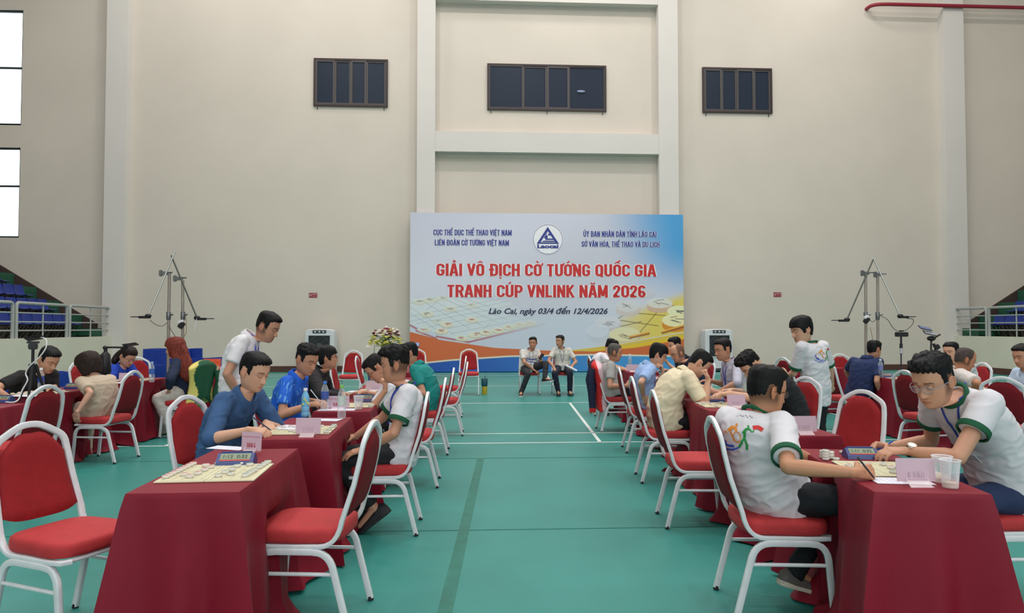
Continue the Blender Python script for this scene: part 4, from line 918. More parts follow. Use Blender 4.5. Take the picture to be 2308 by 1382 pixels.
def hair_obj(style, rgb, Rh, c, sc, par, root):
    S = dict(hl=.074, T=.0105, side=.004, nape=-.07, burn=-.012, noise=.22, fr=14.0, temple=.05)
    if style == 'fade': S.update(side=.0035, nape=-.048, T=.0125, noise=.25)
    if style == 'spiky': S.update(side=.004, nape=-.04, T=.017, noise=.42, fr=34)
    if style == 'curly': S.update(side=.005, nape=-.02, T=.021, noise=.38, fr=28, hl=.068)
    if style == 'short': S.update(T=.012, side=.005, nape=-.06, noise=.2)
    if style == 'buzz': S.update(T=.005, side=.0035, nape=-.05, noise=.1)
    if style == 'fringe': S.update(hl=.03, T=.013, side=.008, nape=-.075, temple=.02, burn=-.02)
    if style == 'bowl': S.update(hl=.038, T=.014, side=.010, nape=-.08, temple=.01, burn=-.03, noise=.2)
    if style == 'bob': S.update(hl=.05, T=.026, side=.026, nape=-.105, temple=-.03, burn=-.085, noise=.15)
    if style == 'long': S.update(hl=.03, T=.024, side=.024, nape=-.11, temple=-.04, burn=-.10, noise=.15)
    if style == 'tied': S.update(hl=.06, T=.018, side=.014, nape=-.08, temple=.02, burn=.0, noise=.1)
    if style == 'balding': S.update(hl=.108, T=.005, side=.006, nape=-.06, temple=.075, noise=.1)
    if style == 'bald': return None
    sd_ = root
    az = np.radians(np.linspace(-180, 180, 111)[:-1]); zr = np.concatenate([[.116, .115, .113, .110, .106, .101], np.linspace(.096, -.08, 46), [-.09, -.10, -.112]])
    A, Zg = np.meshgrid(az, zr); P = hsurf(A, Zg); aa = np.degrees(np.abs(A))
    ear = .026 if style not in ('bob', 'long', 'bowl') else -.09
    if style == 'bowl': ear = .0
    zh = np.interp(aa, [0, 38, 56, 66, 72, 84, 88, 108, 116, 180], [S['hl'], S['hl'] - .002, S['hl'] - .012, S['temple'], S['burn'] if S['temple'] < .06 else .03, S['burn'], ear, ear, S['nape'] + .02, S['nape']])
    if style == 'balding': zh = np.where(aa < 60, .118, zh)
    zh = zh + .004 * np.sin(A * 21) * (1 if style != 'buzz' else .4)
    m = sstep(-.004, .010, Zg - zh); tp = sstep(.035, .085, Zg)
    if style in ('fringe', 'bowl', 'bob', 'long'): tp = np.maximum(tp, sstep(75, 30, aa) * .8)
    th = S['side'] * (1 - tp) + S['T'] * tp
    ctr = np.array([-.012, 0, .02]); dr = P - ctr; dr[..., 2] *= np.where(Zg > .05, 1.0, .25); dr /= np.linalg.norm(dr, axis=-1, keepdims=True)
    nz = np.zeros(A.shape)
    for i in range(A.shape[0]):
        for j in range(A.shape[1]):
            q = P[i, j] * S['fr']; nz[i, j] = noise.noise(V((q[0] * 1.6, q[1] * 3.2, q[2] * .8 + sd_))) + .25 * noise.noise(V((q[0] * 4, q[1] * 9, q[2] * 1.6 + sd_)))
    k2 = np.where(Zg > .09, 1 + .5 * nz * S['noise'], 1)
    t = (th * (1 + S['noise'] * 1.6 * nz) * k2) * m - .008 * (1 - m)
    if style == 'curly': t = t + m * .012 * tp * sstep(-.02, .08, P[..., 0])
    if style in ('short', 'fade', 'side', 'spiky'): t = t + m * .006 * tp * sstep(.0, .07, P[..., 0])
    P = P + dr * t[..., None]
    n = len(az); v = (P.reshape(-1, 3) * sc) @ np.array(Rh).T + np.array(c); fs = []
    for i in range(len(zr) - 1):
        for k in range(n):
            l = (k + 1) % n; fs.append((i * n + k, (i + 1) * n + k, (i + 1) * n + l, i * n + l))
    fs.append(tuple(range(n)))
    hm = mat('hair_%d_%d' % (rgb[0], rgb[1]), tuple(c * .72 for c in rgb) if rgb[0] < 60 else rgb, .55, bump=.2, bscale=120, vary=.3, vscale=90, stretch=(1, 1, .15), spec=.22)
    return np_obj('hair', v, fs, hm, par)
def nrm(a): a = V(a); return a.normalized()
def hand(mb, W, d, n, side, curl=.3, spread=.12, thumb=.5, sc=1.0, point=False):
    d = nrm(d); n = V(n); n = (n - d * n.dot(d)).normalized(); t = d.cross(n) * (1 if side == 'R' else -1)
    off = (.027, .009, -.009, -.026); kn = (.084, .088, .084, .076); ln = ((.040, .024, .019), (.044, .027, .020), (.041, .026, .019), (.032, .019, .017))
    mb.cone(W - d * .01, W + d * .03, .024 * sc, .022 * sc, 12)
    for i in range(4):
        K = W + d * kn[i] * sc + t * off[i] * sc; mb.cone(W + d * .015 + t * off[i] * .45 * sc, K, .0165 * sc, .0125 * sc, 10)
        mb.cone(W + d * .05 * sc + t * off[i] * .8 * sc, K, .0135 * sc, .0115 * sc, 8)
        p = K; c = curl * (.35 if point and i == 0 else 1) * (1 + .08 * i); a = 0
        for j in range(3):
            a += c * (1.1, 1.3, .7)[j]; dd = (d * math.cos(a) + n * math.sin(a) + t * (spread * (1.5 - i) * .5) * math.cos(a)).normalized()
            q = p + dd * ln[i][j] * sc; mb.cone(p, q, (.0098, .0088, .0078)[j] * sc, (.0088, .0078, .0068)[j] * sc, 8); p = q
    b = W + d * .022 * sc + t * .020 * sc; p = b
    for j, (L, r1, r2) in enumerate(((.040, .0155, .0125), (.032, .0118, .0105), (.026, .0102, .0082))):
        dd = (d * (.55 + .25 * j) + t * (.75 - .3 * j) + n * (.25 + .35 * j * thumb + thumb * .3)).normalized(); q = p + dd * L * sc; mb.cone(p, q, r1 * sc, r2 * sc, 8); p = q
    return W + d * .07 * sc
def ik(S, T, l1, l2, pole):
    d = T - S; L = d.length; L2 = min(L, (l1 + l2) * .995); u = d.normalized(); T2 = S + u * L2
    a = (l1 * l1 - l2 * l2 + L2 * L2) / (2 * L2); h = math.sqrt(max(0, l1 * l1 - a * a)); m = S + u * a; p = V(pole) - m; p = p - u * p.dot(u)
    return m + (p.normalized() * h if p.length > 1e-5 else V((0, 0, 0))), T2
SEED = [0]
def person(label, pel, neck, head, hyaw, hpit, byaw, shirt, pants=(26, 28, 34), flare=1.0, cuff=1.06, syaw=None, hroll=0, arms={}, legs=None, hair='short', hrgb=(24, 22, 24), skin_rgb=(190, 140, 112), sex='m', sc=1.03, bulk=1.0, sleeve=.66, near=1,
           trim=None, collar=None, glasses=None, lanyard=None, shoes=(40, 38, 38), sole=(200, 196, 188), eyes='down', smat=None, fade=False, hem=0.0, belly=0, hunch=.03, standing=False, pant_r=1.0, beard=False, group='players and arbiters', cat='person', shoe_pitch=(0, 0), sleeve_r=1.0, barefoot=False):
    SEED[0] += 1; sd = SEED[0] * 7.3
    pel, neck, head = V(pel), V(neck), V(head); dn = neck - head; neck = head + dn.normalized() * min(dn.length, .174)
    syaw = byaw if syaw is None else syaw
    root = thing('person', label, cat, (pel.x, pel.y, 0), 0, None); O = V((pel.x, pel.y, 0))
    P, N, Hc = pel - O, neck - O, head - O
    def fl_(deg): a = math.radians(deg); return V((math.cos(a), math.sin(a), 0)), V((-math.sin(a), math.cos(a), 0))
    fb, lb = fl_(byaw); fs_, ls = fl_(syaw)
    ctrl = (P + N) / 2 - (fb + fs_) / 2 * hunch * 2 + V((0, 0, .02)); sp = lambda t: P * (1 - t) ** 2 + ctrl * 2 * t * (1 - t) + N * t * t; dsp = lambda t: ((ctrl - P) * (1 - t) + (N - ctrl) * t).normalized()
    g = .92 if sex == 'f' else 1.0; B = bulk
    up_ = dsp(1); shw = .158 * g * (1 + (B - 1) * .5); side = {}
    SJ = {'R': N - ls * shw - up_ * .040, 'L': N + ls * shw - up_ * .040}
    HJ = {'R': P - lb * .088, 'L': P + lb * .088}
    voxb = .0048 if near == 2 else (.0062 if near == 1 else .009)
    hy = math.radians(hyaw); Rh = Matrix.Rotation(hy, 3, 'Z') @ Matrix.Rotation(math.radians(-hpit), 3, 'Y') @ Matrix.Rotation(math.radians(hroll), 3, 'X')
    lf = ls; fw_ = lf.cross(up_).normalized(); Rn = Matrix((fw_, lf, up_)).transposed()
    # ---- limbs
    mb = MB(); l1, l2 = .285 * g * (1.03 if sex == 'm' else 1), .245 * g; EW = {}
    for s in 'LR':
        a = arms.get(s)
        sg = 1 if s == 'L' else -1
        if a is None:
            if standing: a = dict(w=SJ[s] + O + V((0, 0, -.52)) + fs_ * .06 + ls * sg * .05, e=SJ[s] + O - fs_ * .2 - V((0, 0, .3)), d=V((0, 0, -1)) + fs_ * .2, n=-ls * sg)
            else: a = dict(w=P + O + fb * .30 + lb * sg * .10 + V((0, 0, .085)), e=SJ[s] + O - fs_ * .1 + ls * sg * .2 - V((0, 0, .3)), d=fb - lb * sg * .5, n=(0, 0, -1))
        wv = V(a['w']) - O; pv = V(a['e']) - O; k_ = a.get('len', 1)
        E, Wp = ik(SJ[s], wv, l1 * k_, l2 * k_, pv); EW[s] = (E, Wp)
        ar = .94 * (1 if sex == 'm' else .82) * (1 + (B - 1) * .6)
        mb.cone(SJ[s], E, .047 * ar, .038 * ar, 14); m_ = E + (Wp - E) * .25; mb.cone(E, m_, .037 * ar, .0405 * ar, 14); mb.cone(m_, Wp, .0405 * ar, .0245 * ar, 14)
        dd = V(a.get('d') if a.get('d') is not None else (Wp - E)); hand(mb, Wp, dd if a.get('d') is not None else (Wp - E), a.get('n', (0, 0, -1)), s, a.get('curl', .3), a.get('spread', .12), a.get('thumb', .5), 1.0 if sex == 'm' else .9, a.get('point', False))
    for q in ((0, .075), (.35, .085), (.7, .09)): mb.ell(sp(q[0]), q[1], 12, 8)
    mb.cone(sp(0), sp(.35), .075, .085); mb.cone(sp(.35), sp(.72), .085, .09); mb.cone(sp(.72), N - up_ * .03, .09, .05); mb.cone(SJ['L'], SJ['R'], .045, .045)
    # ---- legs
    K, AN, FD = {}, {}, {}
    for s in 'LR':
        sg = 1 if s == 'L' else -1
        if legs and s in legs: k, a_, fd = legs[s]; K[s], AN[s], FD[s] = V(k) - O, V(a_) - O, V(fd)
        elif standing: K[s] = HJ[s] + V((0, 0, -.40)) + fb * .03; AN[s] = V((HJ[s].x, HJ[s].y, .085)) - fb * .02 ; FD[s] = fb + lb * sg * .15
        else: K[s] = HJ[s] + fb * .42 + lb * sg * .04 + V((0, 0, -.03)); AN[s] = K[s] + fb * .02 - V((0, 0, K[s].z - .085)); FD[s] = fb + lb * sg * .1
        mb.cone(P, HJ[s], .07, .07); mb.cone(HJ[s], K[s], .062, .045); mb.cone(K[s], AN[s], .045, .034); mb.cone(AN[s], AN[s] + nrm(FD[s]) * .12 - V((0, 0, .045)), .032, .024)
    v, nr_, fs = evalmesh(mb, voxb, 2 if near else 3); v2, f2, c2 = head_part(Rh, Hc, sc * (.96 if sex == 'f' else 1), N + up_ * .0, Rn, (.96 if sex == 'm' else .82) * (1 + (B - 1) * .4), eyes, beard, sex, fade)
    o = len(v); V_ = np.concatenate([v, v2]); F_ = fs + [tuple(i + o for i in f) for f in f2]; C_ = np.concatenate([np.tile([1, 1, 1.], (len(v), 1)), c2]); C_ = np.concatenate([C_, np.ones((len(C_), 1))], 1)
    body = np_obj('body', V_, F_, skin(skin_rgb), root, C_)
    # ---- hair
    hair_obj(hair, hrgb, Rh, Hc, sc * (.96 if sex == 'f' else 1), root, sd)
    # ---- eyes
    for s in (-1, 1):
        e = MB().ell((0, 0, 0), .0122, 16, 14); pts = np.array(e.v); x, y_, z_ = pts[:, 0] / .0122, pts[:, 1] / .0122, pts[:, 2] / .0122
        lid = {'down': -.32, 'open': .35, 'closed': -.8}[eyes]; c = np.ones((len(pts), 4)); c[:, :3] = (1.15, 1.3, 1.45)
        ir = (y_ ** 2 + (z_ - (lid - .45)) ** 2 < .22) & (x > 0); c[ir, :3] = (.08, .06, .05); c[z_ > lid + .0, :3] = (.05, .04, .04); c[z_ > lid + .22, :3] = (.93, .88, .86); c[z_ < -.62, :3] = (.95, .9, .88)
        k = sc; q = (pts + np.array([.0725, s * .031, .001])) * k @ np.array(Rh).T + np.array(Hc); np_obj('eye', q, e.f, skin(skin_rgb), root, c)
    if glasses:
        gm = mat('glasses_%d' % glasses[0], glasses, .3); gb = MB(); T = lambda p: Rh @ (V(p) * sc) + Hc
        for s in (-1, 1):
            gb.tube([T((.098 - .008 * abs(.022 * math.cos(t) + .031) / .05, s * (.031 + .023 * math.cos(t)), -.004 + .017 * math.sin(t))) for t in np.linspace(0, 2 * math.pi, 21)[:-1]], .0016, 6, closed=True)
            gb.tube([T((.092, s * .054, .004)), T((.06, s * .074, .004)), T((.0, s * .083, .002)), T((-.022, s * .083, -.008))], .0018, 6)
        gb.tube([T((.097, -.009, 0)), T((.101, 0, .003)), T((.097, .009, 0))], .0016, 6); G = gb.build('glasses', gm, root)
        lb_ = MB()
        for s in (-1, 1): lb_.add([T((.0965 - .008 * abs(.022 * math.cos(t) + .031) / .05, s * (.031 + .022 * math.cos(t)), -.004 + .016 * math.sin(t))) for t in np.linspace(0, 2 * math.pi, 17)[:-1]], [tuple(range(16))])
        lb_.build('lens', glass('spectacle_lens', (235, 240, 245), .12), G)
    # ---- shirt
    sb = MB(); nn = 28; prof = [(-.16 - hem, .178, .128 + belly), (-.05 - hem * .4, .180, .132 + belly), (.05, .176, .128 + belly), (.2, .166, .122 + belly), (.35, .162, .118 + belly * .7), (.5, .166, .116), (.65, .174, .116), (.78, .178, .112), (.88, .168, .098), (.95, .12, .078), (1.0, .078, .062)]
    if standing: prof[0] = (-.30 - hem, .185, .13)
    rs = []
    for t, w_, d_ in prof:
        L = (N - P).length
        if t < 0: c = P + dsp(0) * t * L if standing else P + (dsp(0) * t * L) ; tg = dsp(0)
        else: c = sp(t); tg = dsp(t)
        u_ = max(0, min(1, t)); lat = (lb * (1 - u_) + ls * u_).normalized(); f2_ = lat.cross(tg).normalized(); w2, d2 = w_ * g * B, d_ * (1.0 if sex == 'm' else .95) * B
        if sex == 'f' and .55 < t < .8: d2 *= 1.12
        rs.append([c + lat * (w2 * math.copysign(abs(math.sin(a)) ** .85, math.sin(a))) + f2_ * (d2 * math.copysign(abs(math.cos(a)) ** .85, math.cos(a))) for a in np.linspace(0, 2 * math.pi, nn + 1)[:-1]])
    sb.rings(rs); R1 = .060 * (1 + (B - 1) * .5) * g * sleeve_r; trims = []
    for s in 'LR':
        E, Wp = EW[s]; sg = 1 if s == 'L' else -1
        sb.ell(SJ[s], R1 * 1.03, 14, 10); sb.cone(N - up_ * .05 + ls * sg * .045, SJ[s] + up_ * .008, .052, R1 * .95, 14)
        if sleeve <= 1:
            q = SJ[s] + (E - SJ[s]) * sleeve; rr = R1 * (1.0 if sleeve < .9 else .9); sb.tube([SJ[s], q], [R1, rr], 16); trims.append((q, (E - SJ[s]).normalized(), rr))
        else:
            q = E + (Wp - E) * (sleeve - 1); sb.cone(SJ[s], E, R1, .051 * g * sleeve_r, 14); sb.tube([E, q], [.051 * g * sleeve_r, .045 * g * sleeve_r if sleeve < 1.6 else .036 * g * sleeve_r], 14); trims.append((q, (Wp - E).normalized(), (.045 if sleeve < 1.6 else .036) * g * sleeve_r))
    vox = .0095 if near == 2 else (.0115 if near == 1 else .015)
    v, nr_, fs = evalmesh(sb, vox, 7 if near else 4, .5); dsc = .0085 if near else .006; off = np.empty(len(v)); Pn = np.array(P); ax = np.array((N - P).normalized())
    for i, p in enumerate(v):
        a = noise.noise(V((p[0] * 6 + sd, p[1] * 6, p[2] * 15))); b = noise.noise(V((p[0] * 17 + sd, p[1] * 17, (p[2] + .35 * p[0]) * 34))); r_ = 1 - abs(noise.noise(V(((p[0] + p[2] * .7) * 9 + sd, p[1] * 9, (p[2] - p[0] * .6) * 16 + 3)))) * 2
        h = float(np.dot(p - Pn, ax)); low = 1.2 - min(1, max(0, h) / .5) * .6
        off[i] = (a * .9 + b * .12 + max(0, r_ - .5) * 1.5) * low
    for q, ax_, rr in trims:
        off *= np.clip((np.linalg.norm(v - np.array(q), axis=1) - .06) / .08, .0, 1)
    off *= np.clip((np.linalg.norm(v - np.array(N), axis=1) - .07) / .08, 0, 1)
    v = v + nr_ * (off * dsc)[:, None]
    sm_ = smat or mat('cloth_%d_%d_%d' % shirt, shirt, .85, bump=.03, bscale=300, vary=.03, vscale=9)
    SO = np_obj('shirt', v, fs, sm_, root)
    for q, ax_, rr in trims:
        tm = MB(); a_, b_ = frame(ax_); n_ = 24
        prf = [(rr * .98, -.024), (rr * 1.05, -.022), (rr * 1.06, .004), (rr * 1.02, .008), (rr * .90, .006)] if trim else [(rr * .99, -.012), (rr * 1.03, -.010), (rr * 1.035, .002), (rr * .95, .003)]
        Rm = Matrix((a_, b_, ax_)).transposed(); tm.lathe(prf, n_, q, 0, Rm); tm.f = [f for f in tm.f if len(f) == 4]; tm.m = tm.m[:len(tm.f)]
        if trim: tm.build('sleeve_trim', mat('trim_%d_%d' % (trim[0], trim[1]), trim, .8), root, 60)
    if trim or collar == 'crew':
        c_ = trim or shirt; nd = (Hc - N).normalized(); MB().tube([N + nd * .011 + fw_ * (.061 * math.cos(t)) * B + lf * (.064 * math.sin(t)) * B + up_ * (-.010 * math.cos(t)) for t in np.linspace(0, 2 * math.pi, 29)[:-1]], .0115, 8, closed=True).build('neck_trim', mat('trim_%d_%d' % (c_[0], c_[1]), c_, .8), root)
    if collar in ('polo', 'shirt'):
        cm = MB(); ts = np.radians(np.linspace(16, 344, 34)); rs = []
        for t in ts:
            d_ = fw_ * math.cos(t) + lf * math.sin(t); fr_ = max(0, math.cos(t)); c0 = N + up_ * (.0 - .022 * fr_); k = B
            r_ = [c0 + d_ * .066 * k - up_ * .01, c0 + d_ * .067 * k + up_ * .038, c0 + d_ * .073 * k + up_ * .041, c0 + d_ * (.089 + .018 * fr_) * k - up_ * (.002 + .035 * fr_ ** 4), c0 + d_ * (.085 + .018 * fr_) * k - up_ * (.014 + .035 * fr_ ** 4)]; rs.append(r_)
        cm.rings(rs); cm.build('collar', sm_ if not isinstance(collar, tuple) else sm_, root, 50)
    if lanyard:
        tr_ = BVHTree.FromPolygons([tuple(q) for q in v], fs); lm = mat('lanyard_%d_%d' % (lanyard[0], lanyard[2]), lanyard, .5)
        for s in (-1, 1):
            pts = []
            for k in range(9):
                t = k / 8; p = N + lf * s * .058 * (1 - t) + fw_ * (.02 + .05 * t) - up_ * .26 * t + up_ * .02; hit = tr_.ray_cast(p + fw_ * .35, -fw_); pts.append((hit[0] if hit[0] is not None else p) + fw_ * .004)
            MB().tube([N + lf * s * .02 - fw_ * .075 * B + up_ * .012, N + lf * s * .068 * B + up_ * .012 - fw_ * .01] + pts, .005, prof=rprof(.4, 1.5), hint=lf).build('lanyard', lm, root)
        p = N + fw_ * .07 - up_ * .32; hit = tr_.ray_cast(p + fw_ * .35, -fw_); p = (hit[0] if hit[0] is not None else p) + fw_ * .008
        MB().box(p, (.002, .07, .10), 0, 0, Rn).build('badge', mat('badge_white', (225, 228, 235), .4), root, 0)
    # ---- trousers
    pb = MB(); pr_ = pant_r; pb.ell(P + V((0, 0, .01)), (.13 * B, .15 * B, .115), 18, 12, 0, Matrix.Rotation(math.radians(byaw), 3, 'Z'))
    for s in 'LR':
        pb.cone(P + (HJ[s] - P) * .6, HJ[s] + (K[s] - HJ[s]) * .15, .10 * B, .092 * B * pr_, 16); pb.cone(HJ[s] + (K[s] - HJ[s]) * .12, K[s], .092 * B * pr_, .066 * pr_, 16); e_ = K[s] + (AN[s] - K[s]) * cuff
        pb.tube([K[s], e_], [.066 * pr_, .050 * pr_ * flare], 16)
    v, nr_, fs = evalmesh(pb, vox * 1.15, 5, .5)
    off = np.array([noise.noise(V((p[0] * 11 + sd, p[1] * 11, p[2] * 19))) + .5 * noise.noise(V((p[0] * 30, p[1] * 30, p[2] * 44 + sd))) for p in v]); v = v + nr_ * (off * .007)[:, None]
    PO = np_obj('trousers', v, fs, mat('trousers_%d_%d_%d' % pants, pants, .85, bump=.2, bscale=200, vary=.12, vscale=12), root)
    for s in 'LR': LEGS.append((HJ[s] + O, K[s] + O, .096 * B * pr_ ** .5, .082 * pr_)); LEGS.append((K[s] + O, AN[s] + O, .082 * pr_, .066 * pr_ * flare ** .5))
    # ---- shoes
    for i, s in enumerate('LR'):
        fd = nrm((FD[s].x, FD[s].y, 0)); pz = math.atan2(FD[s].z, math.hypot(FD[s].x, FD[s].y)); lt = V((-fd.y, fd.x, 0)); Rs = Matrix((fd, lt, V((0, 0, 1)))).transposed() @ Matrix.Rotation(-pz, 3, 'Y')
        T = lambda x, y, z: Rs @ V((x, y, z - .085)) + AN[s]
        um = MB(); rs = []
        for x, w2, h in ((-.078, .018, .05), (-.070, .030, .078), (-.05, .036, .092), (-.01, .038, .094), (.03, .039, .082), (.075, .043, .062), (.12, .047, .050), (.155, .044, .042), (.182, .030, .034), (.192, .012, .028)):
            rs.append([T(x, w2 * math.cos(a), .018 + (h - .018) * max(0, math.sin(a)) ** .7 if math.sin(a) > 0 else .016) for a in np.linspace(0, 2 * math.pi, 17)[:-1]])
        um.rings(rs); sh = um.build('shoe', mat('shoe_%d_%d' % (shoes[0], shoes[2]), shoes, .6, bump=.2, bscale=120), root, 60)
        sm2 = MB(); ol = [(-.082 + .0, .0), (-.076, .026), (-.05, .040), (0, .041), (.05, .043), (.11, .051), (.155, .048), (.187, .034), (.2, .0)]; ol = ol + [(x, -y) for x, y in ol[-2:0:-1]]
        sm2.rings([[T(x * .98, y * .96, .002) for x, y in ol], [T(x, y, .004) for x, y in ol], [T(x, y, .022 + .006 * (x < -.03)) for x, y in ol]]); sm2.build('sole', mat('sole_%d_%d' % (sole[0], sole[2]), sole, .6), sh, 40)
    return dict(root=root, O=O, shirt=SO, N=N, up=up_, fw=fw_, lf=lf, EW=EW, Rh=Rh, Hc=Hc, sc=sc, Rn=Rn, SJ=SJ, K=K, P=P)
def decal(pr, origin, du, dv, shapes, parent_name='print', off=.0035):
    """flat print laid on the shirt; shapes = (polyline in metres, width, rgb)"""
    me = pr['shirt'].data; tr_ = BVHTree.FromPolygons([v.co[:] for v in me.vertices], [tuple(p.vertices) for p in me.polygons]); du, dv = nrm(du), nrm(dv); n = du.cross(dv); by = {}
    for pts, wd, rgb in shapes:
        Q = []
        for i in range(len(pts) - 1):
            a, b = V((*pts[i], 0)), V((*pts[i + 1], 0)); m = max(1, int((b - a).length / .008)); Q += [a + (b - a) * (k / m) for k in range(m)]
        Q.append(V((*pts[-1], 0))); vs = []
        for i, q in enumerate(Q):
            t = (Q[min(i + 1, len(Q) - 1)] - Q[max(0, i - 1)]).normalized(); s = V((-t.y, t.x, 0)) * wd / 2 * (1 if isinstance(wd, float) else 1)
            for e in (-1, 0, 1):
                r = q + s * e; p = origin - pr['O'] + du * r.x + dv * r.y; h = tr_.ray_cast(p + n * .3, -n); ok = h[0] is not None; vs.append((h[0] if ok else V((0, 0, -9))) + n * off)
        mb = by.setdefault(rgb, MB()); fs = []
        for i in range(len(Q) - 1):
            for e in (0, 1):
                if min(vs[i * 3 + e].z, vs[i * 3 + 3 + e].z, vs[i * 3 + 4 + e].z, vs[i * 3 + 1 + e].z) > -2: fs.append((i * 3 + e, i * 3 + 3 + e, i * 3 + 4 + e, i * 3 + 1 + e))
        us = sorted({i for f in fs for i in f}); mp = {a: b for b, a in enumerate(us)}; mb.add([vs[i] for i in us], [tuple(mp[i] for i in f) for f in fs])
    for rgb, mb in by.items():
        if not mb.f: continue
        mb.build('shirt_print', mat('print_%d_%d_%d' % rgb, rgb, .7), pr['root'], 60)
def pen(p, d, rgb, lab, L=.145):
    d = nrm(d); p = V(p); o = thing('pen', lab, 'pen', p, 0, 'pens'); m = mat('pen_%d_%d' % (rgb[0], rgb[2]), rgb, .35)
    MB().tube([d * .012, d * (L - .02)], .0042, 10).build('barrel', m, o); MB().tube([(0, 0, 0), d * .013], [.001, .0038], 8).build('tip', mat('pen_tip', (60, 60, 66), .3), o); MB().tube([d * (L - .02), d * L], .0047, 10).build('cap', m, o)
ATH = [  # runner, cyclist, swimmer and flag of the event shirt
    ([(.035, .02), (.05, .045), (.07, .05)], .010, (36, 140, 70)), ([(.05, .045), (.04, .0), (.055, -.03), (.05, -.055)], .010, (36, 140, 70)), ([(.04, .0), (.02, -.03), (.0, -.05)], .009, (36, 140, 70)), ([(.055, .06), (.063, .066)], .012, (36, 140, 70)), ([(.07, .05), (.085, .035), (.095, .045)], .006, (36, 140, 70)),
    ([(.085, .06), (.11, .068), (.135, .058)], .016, (204, 52, 48)),
    ([(-.07, .03), (-.045, .05), (-.02, .048), (-.01, .03)], .012, (226, 138, 44)), ([(-.02, .06), (-.012, .07)], .011, (226, 138, 44)), ([(-.045, .05), (-.05, .02), (-.03, -.0), (-.03, -.02)], .007, (226, 138, 44)),
    ([(-.09 + .022 * math.cos(a), .0 + .026 * math.sin(a)) for a in np.linspace(.6, 5.2, 10)], .004, (226, 138, 44)), ([(-.005 + .024 * math.cos(a), .0 + .026 * math.sin(a)) for a in np.linspace(0, 6.28, 13)], .004, (226, 138, 44)),
    ([(-.12, -.01), (-.10, -.035), (-.07, -.045), (-.03, -.045)], .008, (60, 90, 200)), ([(-.13, -.04), (-.09, -.062), (-.04, -.062), (.0, -.05)], .006, (60, 90, 200)), ([(-.12, .01), (-.11, -.02), (-.085, -.03)], .012, (60, 90, 200))]
def X(px, y, z): q = Y(px, 900, y); return V((q.x, y, z))
SL, SK = (206, 160, 134), (190, 140, 114)
WT = (210, 208, 214); GT = (18, 84, 56)
m_denim = mat('denim_cloth', (54, 88, 132), .85, bump=.4, bscale=320, vary=.13, vscale=22)
m_blue = mat('blue_print_polo', (22, 96, 208), .7, bump=.1, bscale=200, vary=.04, vscale=9)
m_pat = mat('speckled_white_shirt', (206, 198, 194), .85, bump=.1, bscale=200, vary=.10, vscale=60)
m_chk = mat('fine_checked_lavender', (186, 184, 200), .85, bump=.1, bscale=200, vary=.06, vscale=70)
# ---- left block
yp = 4.75
p = person('man in a blue denim shirt writing at the left table', X(498, 4.85, .55), Y(551, 893, 4.82), Y(574, 838, 4.8), -24, -22, -12, (54, 88, 132), smat=m_denim, sleeve=1.12, collar='shirt', near=2, skin_rgb=SL, hair='short', hrgb=(22, 22, 26), syaw=-22, hunch=.06, sleeve_r=1.05,
    arms=dict(R=dict(w=Y(563, 970, 4.47), e=Y(470, 1020, 4.4), d=V((.95, .1, -.12)), n=(0, .5, -1), curl=.55, thumb=.8), L=dict(w=Y(600, 954, 4.85), e=Y(640, 985, 5.1), d=V((.5, -.9, -.1)), n=(0, 0, -1), curl=.3)))
pen(Y(612, 971, 4.42), V((-.62, .1, .42)), (28, 34, 70), 'dark blue pen in the hand of the denim shirt man', .15)
decal(p, p['O'] + p['N'] - p['up'] * .22 + p['fw'] * .1, p['lf'], p['up'], [([(-.004, y_), (.004, y_)], .008, (216, 218, 224)) for y_ in (.12, .04, -.04, -.12)])
p = person('standing man in a white polo shirt leaning to watch a game', X(538, 6.2, .90), Y(563, 762, 6.2), Y(604, 737, 6.2), -8, -26, 0, (222, 218, 222), collar='polo', skin_rgb=SK, hair='fade', fade=True, standing=True, hunch=.05, hem=.05, lanyard=(60, 80, 180), belly=.01, pants=(34, 34, 40), bulk=1.03,
    arms=dict(R=dict(w=Y(541, 898, 6.05), e=Y(500, 850, 5.9), d=V((.1, 0, -1)), n=(0, .3, 0.1), curl=.3), L=dict(w=Y(560, 890, 6.4), e=Y(540, 850, 6.6), d=V((.1, 0, -1)), n=(0, -.3, .1))))
p = person('man in a bright blue printed polo shirt writing', X(650, 6.25, .55), Y(663, 862, 6.22), Y(692, 811, 6.2), -30, -24, -8, (22, 96, 208), smat=m_blue, collar='polo', skin_rgb=SK, hair='spiky', hrgb=(24, 24, 26), hunch=.05, near=1, belly=.02, sleeve=.72,
    arms=dict(R=dict(w=Y(702, 912, 5.98), e=Y(640, 945, 5.9), d=V((.95, .1, .05)), n=(0, .6, -1), curl=.6, thumb=.8), L=dict(w=Y(712, 905, 6.4), e=Y(690, 925, 6.6), d=V((.8, -.5, 0)))))
rr_ = random.Random(5); shp = [([(x_, y_), (x_ + .002, y_ + rr_.uniform(.02, .05))], rr_.choice((.004, .007, .010)), (96, 158, 226)) for x_, y_ in ((rr_.uniform(-.13, .13), rr_.uniform(-.12, .06)) for _ in range(34))]
decal(p, p['O'] + p['SJ']['R'] - V((0, 0, .06)), V((1, -.15, 0)), V((0, 0, 1)), shp)
decal(p, p['O'] + p['N'] - p['up'] * .12 + p['fw'] * .1, p['lf'], p['up'], [([(a_[0][0][0] * 1.0, a_[0][0][1]), (a_[0][1][0], a_[0][1][1])], a_[1], a_[2]) for a_ in shp[:22]])
pen(Y(723, 908, 5.95), V((-.45, .2, .5)), (190, 196, 210), 'pale pen in the hand of the bright blue shirt man')
